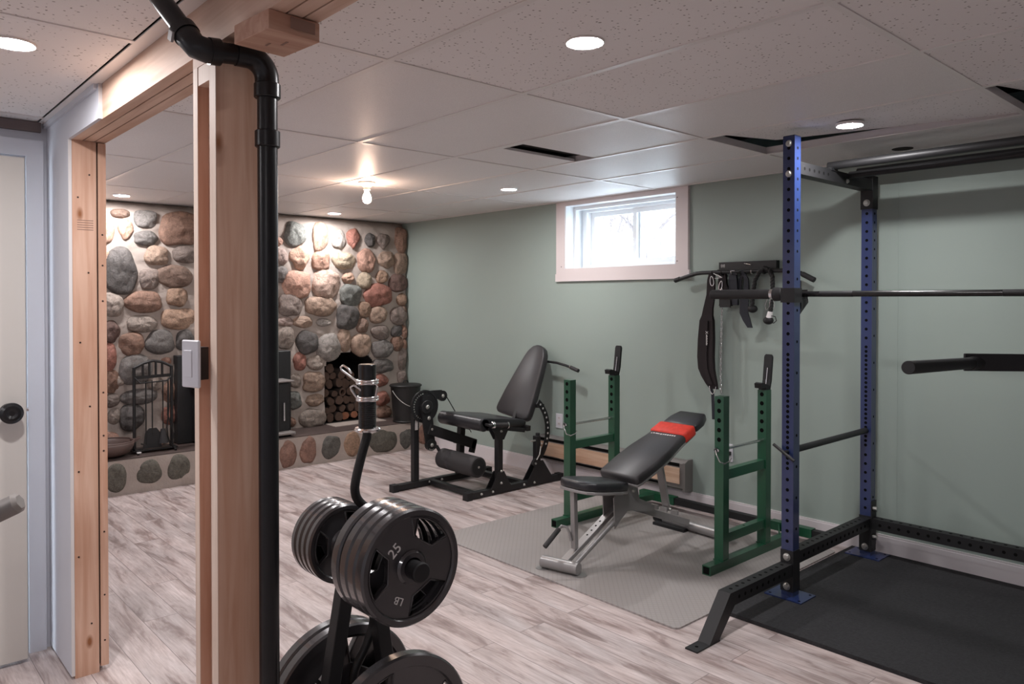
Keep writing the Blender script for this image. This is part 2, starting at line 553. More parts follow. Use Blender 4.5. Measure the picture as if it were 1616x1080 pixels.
        r = bmesh.ops.extrude_face_region(bm, geom=bm.faces[:])
        for g in r['geom']:
            if isinstance(g, bmesh.types.BMVert): g.co.z = depth
        if bev and not holes:
            bmesh.ops.bevel(bm, geom=[e for e in bm.edges], offset=bev, segments=2, affect='EDGES', profile=0.5)
        bmesh.ops.recalc_face_normals(bm, faces=bm.faces[:])
        for v in bm.verts: v.co = o + ex * v.co.x + ey * v.co.y + ez * v.co.z
        return s.bmadd(bm, m, smooth)
    def sphere(s, c, r, m, sc=(1, 1, 1), n=16):
        bm = bmesh.new()
        bmesh.ops.create_uvsphere(bm, u_segments=n, v_segments=max(6, n // 2), radius=1)
        for v in bm.verts: v.co = Vector(c) + Vector((v.co.x * r * sc[0], v.co.y * r * sc[1], v.co.z * r * sc[2]))
        return s.bmadd(bm, m, True)
    def build(s, name, parent=None, at=None):
        """link as ONE mesh object; origin at the thing's base"""
        if parent is not None: o = Vector(parent['_w'])
        elif at is not None: o = Vector(at)
        else:
            lo = [min(p[i] for p in s.v) for i in range(3)]
            hi = [max(p[i] for p in s.v) for i in range(3)]
            o = Vector(((lo[0] + hi[0]) / 2, (lo[1] + hi[1]) / 2, lo[2]))
        me = bpy.data.meshes.new(name)
        me.from_pydata([p - o for p in s.v], [], s.f)
        for m in s.mats: me.materials.append(M[m])
        me.polygons.foreach_set('material_index', s.m)
        me.polygons.foreach_set('use_smooth', s.sm)
        me.update()
        ob = bpy.data.objects.new(name, me)
        COL.objects.link(ob)
        if parent is not None:
            ob.parent = parent
            ob['_w'] = o
        else:
            ob.location = o
            ob['_w'] = o
        return ob

def thing(name, label, cat, loc, group=None):
    o = bpy.data.objects.new(name, None)
    COL.objects.link(o)
    o.empty_display_size = 0.1
    o.location = loc
    o['_w'] = Vector(loc)
    return tag(o, label, cat, group)
def tag(o, label, cat, group=None):
    o['label'] = label
    o['category'] = cat
    if group: o['group'] = group
    return o
def struct(o, label=None, cat=None):
    o['kind'] = 'structure'
    if label: o['label'] = label
    if cat: o['category'] = cat
    return o
def dup(root, loc, label=None, rot=None):
    """copy a thing with copies of its parts and sub-parts"""
    r = root.copy(); COL.objects.link(r); r.location = loc
    if rot is not None: r.rotation_euler = rot
    if label: r['label'] = label
    for ch in list(root.children):
        c = ch.copy(); COL.objects.link(c); c.parent = r
        for g in list(ch.children):
            d = g.copy(); COL.objects.link(d); d.parent = c
    return r

def text_mb(mb, body, o, ex, ey, size, m, depth=0.0006):
    """raised lettering: o is the left base point, ex/ey the reading and up directions"""
    cu = bpy.data.curves.new('lettering', 'FONT')
    cu.body = body
    cu.size = size
    cu.extrude = depth
    tmp = bpy.data.objects.new('lettering', cu)
    COL.objects.link(tmp)
    dg = bpy.context.evaluated_depsgraph_get()
    me = bpy.data.meshes.new_from_object(tmp.evaluated_get(dg))
    ex, ey, o = Vector(ex).normalized(), Vector(ey).normalized(), Vector(o)
    ez = ex.cross(ey)
    mb.add([o + ex * v.co.x + ey * v.co.y + ez * v.co.z for v in me.vertices], [list(p.vertices) for p in me.polygons], m)
    bpy.data.objects.remove(tmp)
    bpy.data.curves.remove(cu)
    bpy.data.meshes.remove(me)

def arc(c, r, a0, a1, n, ex, ey):
    c, ex, ey = Vector(c), Vector(ex), Vector(ey)
    return [c + ex * r * math.cos(a0 + (a1 - a0) * i / n) + ey * r * math.sin(a0 + (a1 - a0) * i / n) for i in range(n + 1)]
X_, Y_, Z_ = Vector((1, 0, 0)), Vector((0, 1, 0)), Vector((0, 0, 1))

# glass: clear pane with a faint reflection
nt = M['glass'].node_tree
nt.nodes.remove(nt.nodes['Principled BSDF'])
_t = nt.nodes.new('ShaderNodeBsdfTransparent')
_g = nt.nodes.new('ShaderNodeBsdfGlossy')
_g.inputs['Roughness'].default_value = 0.02
_m = nt.nodes.new('ShaderNodeMixShader')
_m.inputs[0].default_value = 0.06
nt.links.new(_t.outputs[0], _m.inputs[1])
nt.links.new(_g.outputs[0], _m.inputs[2])
nt.links.new(_m.outputs[0], nt.nodes['Material Output'].inputs['Surface'])

# ================================================================== SETTING
CZ, NZ = 2.264, 2.20           # far ceiling, near ceiling heights
YW = 4.481                     # green wall plane
def single(name, fn, at=(0, 0, 0)):
    mb = MB(); fn(mb); return mb.build(name, at=at)

struct(single('floor', lambda m: m.box((-7.3, -2.2, -0.06), (2.2, 4.75, 0.0), 'floor')))

# green wall with the window opening
def f(m):
    m.prism([(-7.3, 0), (2.2, 0), (2.2, 2.6), (-7.3, 2.6)], (0, YW, 0), (1, 0, 0), (0, 0, 1), (0, 1, 0), 0.27, 'green_wall',
            holes=[[(-4.30, 1.715), (-3.205, 1.715), (-3.205, 2.235), (-4.30, 2.235)]])
struct(single('wall_right', f))
# faint vertical drywall seam on the green wall beside the rack
struct(single('trim_1', lambda m: m.box((-1.722, YW - 0.0012, 0.14), (-1.712, YW, CZ), 'green_wall')), 'thin raised drywall seam on the green wall beside the power rack')

# other walls
struct(single('wall_front', lambda m: m.box((2.0, -2.2, 0), (2.15, 4.6, 2.6), 'drywall')))
struct(single('wall_rear', lambda m: m.box((-3.9, -2.2, 0), (2.15, -2.05, 2.6), 'drywall')))
def f(m):
    m.prism([(-2.1, 0), (-0.30, 0), (-0.30, 2.055), (0.605, 2.055), (0.605, 0), (0.80, 0), (0.80, 2.6), (-2.1, 2.6)], (-3.67, 0, 0), (0, 1, 0), (0, 0, 1), (-1, 0, 0), 0.12, 'drywall')
struct(single('wall_left', f))
def f(m):
    m.box((-7.2, 0.695, 0), (-3.325, 0.80, 2.5), 'drywall')
    m.box((-3.669, 0.683, 0.012), (-3.2865, 0.6949, 2.08), 'drywall')          # sheet beside the jamb
    m.box((-3.669, 0.683, 2.08), (-2.845, 0.6949, 2.199), 'drywall')           # sheet over the header
    m.box((-3.2864, 0.6832, 0.012), (-3.2858, 0.6948, 2.08), 'drywall_edge')
    m.box((-2.8449, 0.6832, 2.0805), (-2.8443, 0.6948, 2.199), 'drywall_edge')
    m.box((-3.668, 0.671, NZ - 0.020), (-2.86, 0.683, NZ), 'drywall')          # drywall bead under the ceiling
struct(single('wall_partition', f))
struct(single('trim_2', lambda m: m.box((-3.669, -2.0, 2.160), (-3.645, 0.66, NZ), 'brown_trim')), 'brown strip under the ceiling above the door')

# stone wall: mortar face with the firewood opening and the stove opening
STONE_X = -6.60
def opening_poly():
    p = [(3.535, 0.262), (3.53, 0.80), (3.545, 0.865), (3.62, 0.905), (3.72, 0.945), (3.83, 0.962), (3.93, 0.945), (4.02, 0.90), (4.08, 0.85), (4.095, 0.78), (4.095, 0.262)]
    return p
def inside(poly, y, z, pad=0.0):
    c = False
    n = len(poly)
    for i in range(n):
        (y0, z0), (y1, z1) = poly[i], poly[i - 1]
        if (z0 > z) != (z1 > z) and y < (y1 - y0) * (z - z0) / (z1 - z0) + y0: c = not c
    return c
STONE_COL = dict(brn=(.20, .135, .105), gry=(.17, .155, .145), rus=(.25, .15, .11), pea=(.48, .31, .23), tan=(.35, .25, .19), brg=(.20, .16, .14),
    dgr=(.11, .10, .095), ora=(.31, .205, .145), tag=(.30, .25, .215), dbr=(.16, .10, .085), red=(.29, .13, .10), ggr=(.175, .18, .165),
    lgr=(.33, .30, .275), peo=(.42, .255, .19), yel=(.37, .30, .22), pgr=(.33, .25, .22), pnk=(.42, .25, .19), pkl=(.46, .33, .27),
    ggy=(.125, .115, .095), rbr=(.26, .15, .115), dgy=(.105, .10, .09), otn=(.34, .22, .15))
# y, z, half width, half height, colour, 0 round / 1 blocky / 2 wedge
STONES = [(1.737,2.157,0.067,0.036,'brn',0),(1.925,2.125,0.08,0.07,'gry',1),(2.204,2.063,0.16,0.13,'rus',1),(1.633,2.017,0.056,0.102,'pea',0),(1.774,2.026,0.053,0.09,'pea',2),(1.925,1.967,0.087,0.061,'gry',0),(2.008,1.829,0.086,0.074,'tan',1),(2.245,1.849,0.107,0.07,'brg',0),(1.734,1.694,0.115,0.181,'dgr',0),(1.952,1.637,0.07,0.081,'brg',1),(2.15,1.662,0.137,0.091,'brn',0),(2.17,1.49,0.078,0.073,'ora',1),(1.907,1.447,0.134,0.087,'rus',0),(1.672,1.427,0.08,0.092,'tag',0),(1.628,1.824,0.023,0.061,'pea',0),(2.179,1.306,0.127,0.081,'ora',1),(1.896,1.269,0.109,0.068,'tag',0),(1.815,1.107,0.092,0.091,'rus',0),(2.031,1.114,0.108,0.097,'gry',0),(2.234,1.122,0.07,0.088,'dgr',0),(1.663,1.21,0.065,0.082,'dbr',0),(1.649,1.009,0.054,0.105,'red',0),(1.842,0.901,0.125,0.114,'gry',0),(1.668,0.814,0.048,0.082,'rus',1),(2.202,0.87,0.069,0.111,'tag',0),(1.667,0.664,0.055,0.053,'brg',0),(1.869,0.677,0.137,0.061,'gry',0),(1.812,0.515,0.092,0.102,'dgr',0),(2.103,0.696,0.053,0.086,'rus',0),(2.102,0.508,0.053,0.086,'red',0),(1.992,0.782,0.059,0.062,'tag',0),(1.68,0.536,0.048,0.06,'tag',0),(1.723,0.817,0.041,0.038,'tag',0),(3.23,2.074,0.099,0.115,'ggr',0),(3.488,2.071,0.074,0.129,'tan',1),(3.681,2.054,0.065,0.083,'lgr',1),(3.841,2.066,0.071,0.099,'red',2),(3.277,1.852,0.099,0.106,'pea',2),(3.491,1.839,0.087,0.081,'peo',1),(3.742,1.847,0.116,0.081,'yel',0),(3.095,1.863,0.062,0.072,'pgr',0),(3.088,1.7,0.065,0.075,'gry',0),(3.244,1.603,0.128,0.124,'pnk',1),(3.547,1.619,0.132,0.128,'pkl',1),(3.79,1.672,0.064,0.056,'pea',2),(3.18,1.418,0.108,0.096,'brg',1),(3.49,1.407,0.148,0.097,'tan',0),(3.811,1.511,0.106,0.1,'ggr',1),(3.127,1.263,0.081,0.044,'pgr',0),(3.306,1.257,0.098,0.053,'tan',0),(3.522,1.249,0.074,0.037,'lgr',0),(4.038,2.064,0.056,0.066,'dgr',0),(4.19,2.059,0.072,0.08,'brg',2),(4.402,2.083,0.122,0.121,'rus',1),(3.991,1.853,0.091,0.117,'pnk',0),(4.224,1.874,0.091,0.084,'tan',0),(4.394,1.841,0.102,0.108,'tan',1),(3.968,1.657,0.077,0.082,'yel',0),(4.175,1.699,0.068,0.064,'ora',0),(4.365,1.638,0.122,0.091,'dbr',0),(4.126,1.512,0.154,0.112,'red',0),(4.415,1.468,0.087,0.065,'ora',0),(3.967,1.367,0.066,0.075,'ora',1),(4.125,1.314,0.098,0.087,'tan',0),(4.372,1.298,0.13,0.091,'brg',0),(3.775,1.294,0.11,0.115,'dgr',1),(3.942,1.21,0.067,0.075,'brn',0),(4.158,1.134,0.102,0.071,'brg',0),(4.349,1.142,0.066,0.055,'dgr',1),(4.482,1.125,0.035,0.072,'rus',0),(3.129,1.117,0.085,0.105,'tag',0),(3.349,1.062,0.104,0.107,'dgr',0),(3.575,1.005,0.113,0.131,'lgr',0),(3.743,1.074,0.067,0.114,'tan',0),(3.93,1.018,0.106,0.11,'tan',0),(4.177,0.966,0.121,0.087,'gry',0),(4.356,1.011,0.07,0.078,'rus',0),(4.176,0.792,0.129,0.068,'gry',0),(4.418,0.857,0.079,0.109,'brg',1),(4.157,0.646,0.083,0.061,'red',0),(3.27,0.887,0.064,0.086,'red',0),(3.435,0.866,0.089,0.066,'tag',0),(3.415,0.687,0.105,0.087,'tan',1),(3.427,0.511,0.096,0.052,'tan',0),(3.404,0.339,0.132,0.087,'tag',0),(3.228,0.712,0.054,0.065,'tag',0),(3.215,0.524,0.07,0.08,'ggr',0),(4.175,0.458,0.084,0.07,'red',0),(4.194,0.32,0.083,0.065,'rus',0),(4.418,0.653,0.086,0.066,'brg',1),(4.489,0.992,0.032,0.066,'rus',0),(4.482,1.356,0.036,0.059,'brn',0)]
HEARTH_STONES = [(1.58,0.134,0.072,0.095,'ggy',0),(1.814,0.143,0.087,0.081,'ggy',0),(2.032,0.147,0.079,0.093,'ggy',0),(2.945,0.123,0.078,0.104,'rbr',0),(3.136,0.134,0.075,0.106,'rbr',0),(3.357,0.136,0.092,0.093,'dgy',0),(3.573,0.134,0.081,0.108,'otn',0),(3.906,0.119,0.147,0.1,'ggy',0),(4.171,0.113,0.074,0.089,'dgy',0),(4.397,0.131,0.077,0.107,'rbr',0)]


class StoneMesh:
    def __init__(s): s.v, s.f, s.c = [], [], []
    def stone(s, x0, y, z, ry, rz, col, kind, seed, protr):
        rnd = random.Random(seed)
        n, rings = 28, 9
        ph = [rnd.uniform(0, 2 * PI) for _ in range(6)]
        am = [rnd.uniform(-.06, .06), rnd.uniform(-.06, .06), rnd.uniform(-.045, .045), rnd.uniform(-.03, .03)]
        p = {0: 2.25, 1: 3.3, 2: 2.3}[kind]
        tilt = rnd.uniform(-0.18, 0.18)
        o = len(s.v)
        tone = rnd.uniform(.85, 1.15)
        base = [c * tone for c in STONE_COL[col]]
        facets = [(Vector((rnd.uniform(-.7, .7), rnd.uniform(-.7, .7), 1)).normalized(), rnd.uniform(.74, .98)) for _ in range(4 if kind else 2)]
        for i in range(rings + 1):
            t = i / rings
            s_ = math.cos(t * PI / 2) if i < rings else 0.0
            h = math.sin(t * PI / 2) ** (0.62 if kind == 1 else 0.78)
            for k in range(n):
                a = 2 * PI * k / n
                ca, sa = math.cos(a + tilt), math.sin(a + tilt)
                r = (abs(ca) ** p + abs(sa) ** p) ** (-1 / p)
                r *= 1 + am[0] * math.cos(2 * a + ph[0]) + am[1] * math.cos(3 * a + ph[1]) + am[2] * math.cos(5 * a + ph[2]) + am[3] * math.cos(7 * a + ph[3])
                if kind == 2: r *= 1 - 0.24 * max(0, -math.sin(a)) * abs(math.cos(a)) * 2
                u, v = math.cos(a) * r * s_, math.sin(a) * r * s_
                hh = h
                for nv, d in facets:
                    q = nv.x * u + nv.y * v + nv.z * hh
                    if q > d: hh -= (q - d) / nv.z * .8
                nz = noise.noise(Vector((y * 9 + u * 2.6, z * 9 + v * 2.6, seed * 1.7))) * 0.16 + noise.noise(Vector((y * 31 + u * 6, z * 31 + v * 6, seed))) * 0.06
                hh = max(0.0, hh + nz * min(1, h * 1.6))
                s.v.append((x0 - 0.014 + hh * protr, y + u * ry, z + v * rz))
                s.c.append((*base, 1))
        for i in range(rings):
            for k in range(n):
                k2 = (k + 1) % n
                s.f.append((o + i * n + k, o + i * n + k2, o + (i + 1) * n + k2, o + (i + 1) * n + k))
    def build(s, name, parent):
        me = bpy.data.meshes.new(name)
        w = Vector(parent['_w'])
        me.from_pydata([Vector(v) - w for v in s.v], [], s.f)
        a = me.color_attributes.new('stone_colour', 'FLOAT_COLOR', 'POINT')
        for i, c in enumerate(s.c): a.data[i].color = c
        me.polygons.foreach_set('use_smooth', [True] * len(s.f))
        me.materials.append(M['stone'])
        me.update()
        ob = bpy.data.objects.new(name, me)
        COL.objects.link(ob)
        ob.parent = parent
        ob['_w'] = w
        return ob

OPEN = opening_poly()
STOVE_BOX = (2.13, 3.145, 0.26, 1.0)
# back wall: a slab of mortar with rough face and a dark firebox behind the opening
def f(m):
    bm = bmesh.new()
    # fine grid on the face, cut away inside the opening
    ny, nz = 190, 112
    y0, y1, z0, z1 = 0.80, 4.425, 0.0, 2.262
    idx = {}
    for j in range(nz + 1):
        for i in range(ny + 1):
            y, z = y0 + (y1 - y0) * i / ny, z0 + (z1 - z0) * j / nz
            dx = noise.noise(Vector((y * 7, z * 7, 3))) * 0.020 + noise.noise(Vector((y * 22, z * 22, 9))) * 0.008
            top = max(0, (z - 2.17) / 0.09)
            idx[i, j] = bm.verts.new((STONE_X + dx - 0.10 * min(1, top) ** 1.5, y, z))
    for j in range(nz):
        for i in range(ny):
            yc, zc = y0 + (y1 - y0) * (i + .5) / ny, z0 + (z1 - z0) * (j + .5) / nz
            if inside(OPEN, yc, zc) or (STOVE_BOX[0] + .03 < yc < STOVE_BOX[1] - .03 and STOVE_BOX[2] + .02 < zc < STOVE_BOX[3] - .03): continue
            bm.faces.new((idx[i, j], idx[i + 1, j], idx[i + 1, j + 1], idx[i, j + 1]))
    for v in [v for v in bm.verts if not v.link_faces]: bm.verts.remove(v)
    m.bmadd(bm, 'mortar', True)
    m.box((-7.2, 0.80, 0), (-7.10, YW, 2.4), 'mortar')
    m.prism([(-7.15, 0), (-6.615, 0), (-6.615, 2.15), (-6.70, 2.262), (-7.15, 2.262)], (0, 4.405, 0), (1, 0, 0), (0, 0, 1), (0, 1, 0), 0.07, 'mortar')
    # firebox lining
    P = [(STONE_X - 0.02, y, z) for y, z in OPEN]
    n = len(P)
    back = [(-7.08, y, z) for y, z in OPEN]
    m.add(P + back, [[i, (i + 1) % n, n + (i + 1) % n, n + i] for i in range(n)], 'recess_black')
    m.add(back, [list(range(n))], 'recess_black')
wb = struct(single('wall_back', f))
sm = StoneMesh()
placed = []
for i, (y, z, ry, rz, c, k) in enumerate(STONES):
    if y + ry > 4.47: ry = max(0.02, 4.47 - y) if y < 4.44 else ry; y = min(y, 4.44)
    # arch and jamb stones stay outside the opening
    sm.stone(STONE_X, y, z, ry * 1.09, rz * 1.09, c, k, i + 11, min(0.085, 0.03 + 0.5 * min(ry, rz)))
    placed.append((y, z, ry, rz))
rnd = random.Random(5)
fillc = ['tan', 'gry', 'brn', 'rus', 'tag', 'brg', 'pnk', 'ora', 'dgr', 'tan', 'pgr']
for size in (0.105, 0.085, 0.065, 0.048):
    for _ in range(2600):
        y, z = rnd.uniform(0.86, 4.40), rnd.uniform(0.32, 2.13)
        ry, rz = size * rnd.uniform(.85, 1.25), size * rnd.uniform(.7, 1.05)
        if STOVE_BOX[0] - ry < y < STOVE_BOX[1] + ry * .6 and z < STOVE_BOX[3] + rz * .8: continue
        if inside(OPEN, y, z) or any(inside(OPEN, y + ry * 1.15 * math.cos(a), z + rz * 1.15 * math.sin(a)) for a in (0, .8, 1.57, 2.4, 3.14, 4, 4.7, 5.5)): continue
        ok = True
        for (py, pz, pry, prz) in placed:
            dy, dz = (y - py) / (pry + ry + 0.022), (z - pz) / (prz + rz + 0.022)
            if dy * dy + dz * dz < 1: ok = False; break
        if not ok: continue
        placed.append((y, z, ry, rz))
        sm.stone(STONE_X, y, z, ry, rz, rnd.choice(fillc), rnd.choice((0, 0, 1)), len(placed) + 300, 0.03 + 0.42 * min(ry, rz))
sm.build('field_stones', wb)

# hearth bench in front of the stone wall
def f(m):
    bm = bmesh.new()
    n1, n2 = 150, 10
    vs = {}
    for i in range(n1 + 1):
        for j in range(n2 + 1):
            y, z = 0.80 + (4.452 - 0.80) * i / n1, 0.258 * j / n2
            vs[i, j] = bm.verts.new((-6.16 + noise.noise(Vector((y * 9, z * 9, 1))) * 0.012, y, z))
    for i in range(n1):
        for j in range(n2): bm.faces.new((vs[i, j], vs[i + 1, j], vs[i + 1, j + 1], vs[i, j + 1]))
    m.bmadd(bm, 'mortar', True)
    m.box((-6.62, 0.80, 0.0), (-6.175, 4.452, 0.257), 'mortar')
    m.box((-6.60, 0.80, 0.2575), (-6.182, 4.44, 0.264), 'hearth_top')
    m.box((-6.60, 3.535, 0.2645), (-6.40, 4.10, 0.270), 'mortar')
he = struct(single('trim_hearth', f))
he.name = 'hearth'
sm = StoneMesh()
hs = list(HEARTH_STONES)
for y, c in ((0.92, 'ggy'), (1.13, 'dgy'), (1.36, 'rbr'), (2.26, 'rbr'), (2.47, 'ggy'), (2.70, 'dgy')): hs.append((y, .135, .085, .09, c, 0))
for i, (y, z, ry, rz, c, k) in enumerate(hs): sm.stone(-6.16, y, z, ry * 1.12, min(rz * 1.12, .118), c, k, i + 900, 0.04)
for i, (x, z) in enumerate(((-6.26, .13), (-6.40, .12))): pass
sm.build('field_stones', he)
he['label'] = 'raised stone hearth ledge running along the foot of the stone wall'

# baseboards
def f(m):
    m.box((-6.15, YW - 0.014, 0.0), (2.0, YW, 0.108), 'white_trim')
    m.box((-6.15, YW - 0.010, 0.108), (2.0, YW, 0.119), 'white_trim')
struct(single('baseboard_right', f))

# ------------------------------------------------------------------ window
def f(m):
    # casing boards on the wall face
    for x0, x1, z0, z1 in ((-4.395, -4.30, 1.675, 2.262), (-3.205, -3.105, 1.675, 2.262), (-4.405, -3.095, 1.615, 1.676), (-4.30, -3.205, 2.228, 2.262), (-4.30, -3.205, 1.676, 1.718)):
        m.box((x0, 4.458, z0), (x1, YW, z1), 'casing')
    for x, z in ((-3.195, 1.74), (-3.195, 2.19), (-4.335, 1.735)): m.tube((x, 4.4585, z), (x, 4.4565, z), 0.004, 'nail', n=8)
struct(single('trim_3', f), 'pinkish white window casing boards')
wn = struct(single('window_1', lambda m: [m.box((-4.30, YW - .02, 1.7105), (-3.205, 4.75, 1.722), 'pvc'), m.box((-4.30, YW - .02, 2.226), (-3.205, 4.75, 2.236), 'pvc'),
        m.box((-4.305, YW - .02, 1.72), (-4.288, 4.75, 2.23), 'pvc'), m.box((-3.214, YW - .02, 1.72), (-3.20, 4.75, 2.23), 'pvc')]))
def f(m):
    m.box((-4.288, 4.655, 1.722), (-4.235, 4.735, 2.226), 'pvc'); m.box((-3.26, 4.655, 1.722), (-3.214, 4.735, 2.226), 'pvc')
    m.box((-4.235, 4.655, 2.185), (-3.26, 4.735, 2.226), 'pvc'); m.box((-4.235, 4.655, 1.722), (-3.26, 4.735, 1.752), 'pvc')
    m.box((-4.288, 4.56, 1.722), (-4.268, 4.60, 2.226), 'pvc'); m.box((-4.268, 4.56, 2.20), (-3.214, 4.60, 2.226), 'pvc')
mb = MB(); f(mb); mb.build('window_frame', wn)
for x0, x1, y in ((-4.235, -3.72, 4.712), (-3.775, -3.26, 4.685)):
    mb = MB()
    mb.box((x0, y, 1.752), (x0 + .038, y + .022, 2.185), 'pvc'); mb.box((x1 - .038, y, 1.752), (x1, y + .022, 2.185), 'pvc')
    mb.box((x0 + .038, y, 2.148), (x1 - .038, y + .022, 2.185), 'pvc'); mb.box((x0 + .038, y, 1.752), (x1 - .038, y + .022, 1.79), 'pvc')
    sh = mb.build('sash', wn)
    mb = MB(); mb.box((x0 + .038, y + .009, 1.79), (x1 - .038, y + .012, 2.148), 'glass'); mb.build('pane', sh)

# outside: snow, a picket fence and bare trees
gs = struct(single('ground', lambda m: m.box((-40, 4.9, 1.20), (25, 60, 1.45), 'snow'), at=(0, 4.9, 1.2)))
def f(m):
    rr = random.Random(3)
    m.box((-30, 13.0, 1.9), (4, 13.04, 1.98), 'fence'); m.box((-30, 13.0, 2.6), (4, 13.04, 2.68), 'fence')
    x = -30
    while x < 4:
        m.box((x, 12.96, 1.45), (x + 0.13, 12.995, 2.95 + rr.uniform(-.02, .02)), 'fence'); x += 0.19
tag(single('picket_fence', f, at=(-13, 13, 1.45)), 'grey picket fence in the snowy yard beyond the window', 'fence')
def tree(x, y, h, seed):
    rr = random.Random(seed)
    m = MB()
    def br(p, d, L, r, dep):
        q = p + d * L
        mid = (p + q) / 2 + Vector((rr.uniform(-1, 1), rr.uniform(-1, 1), rr.uniform(-1, 1))) * L * .06
        m.path([p, mid, q], [r, r * .8, r * .6], 'tree', n=5)
        if dep == 0: return
        for _ in range(3 if dep > 1 else 4):
            dd = (d + Vector((rr.uniform(-1, 1), rr.uniform(-1, 1), rr.uniform(-.4, .8))) * .8).normalized()
            br(p + (q - p) * rr.uniform(.5, 1), dd, L * rr.uniform(.5, .75), r * .5, dep - 1)
    br(Vector((x, y, 1.44)), Vector((0, 0, 1)), h, .11, 4)
    return m.build('bare_tree', at=(x, y, 1.44))
for i, (x, y, h) in enumerate(((-13.2, 15.5, 1.6), (-11.2, 14.2, 1.3), (-15.6, 17.5, 1.9), (-9.6, 15.5, 1.5), (-17.5, 16.0, 1.6), (-12.3, 19.0, 2.2))):
    tag(tree(x, y, h, i), 'bare winter tree in the snowy yard beyond the window', 'tree', 'bare trees outside the window')

# ------------------------------------------------------------------ door in the left wall
def f(m):
    for y0, y1, z0, z1 in ((0.606, 0.668, 0, 2.125), (-0.36, -0.30, 0, 2.125), (-0.30, 0.606, 2.056, 2.125)):
        m.box((-3.672, y0, z0), (-3.648, y1, z1), 'drywall')
    m.box((-3.79, 0.585, 0), (-3.672, 0.606, 2.056), 'drywall'); m.box((-3.79, -0.30, 0), (-3.672, -0.28, 2.056), 'drywall'); m.box((-3.79, -0.28, 2.035), (-3.672, 0.585, 2.056), 'drywall')
struct(single('trim_4', f), 'white door casing and jamb')
dr = struct(single('door_1', lambda m: m.obox((-3.585, 0.145, 1.025), (0.036, 0.885, 2.02), 'cream', bev=.002)), 'cream slab door with round black knob', 'door')
mb = MB()
mb.lathe([(0.0, 0), (0.034, 0), (0.034, .006), (.014, .010), (.012, .034), (.030, .040), (.041, .052), (.041, .062), (.030, .072), (.020, .073), (.010, .069), (0, .069)], (-3.567, 0.528, 1.02), (1, 0, 0), 'abs', n=28)
mb.build('door_knob', dr)
mb = MB(); mb.box((-3.612, 0.5875, 0.985), (-3.602, 0.592, 1.055), 'chrome'); mb.tube((-3.59, 0.5875, 1.02), (-3.59, 0.598, 1.02), .009, 'chrome', n=10)
mb.build('door_latch', dr)
# dark room behind the door gap
struct(single('wall_closet', lambda m: m.box((-4.4, -0.5, 0), (-4.3, 0.69, 2.5), 'drywall')))

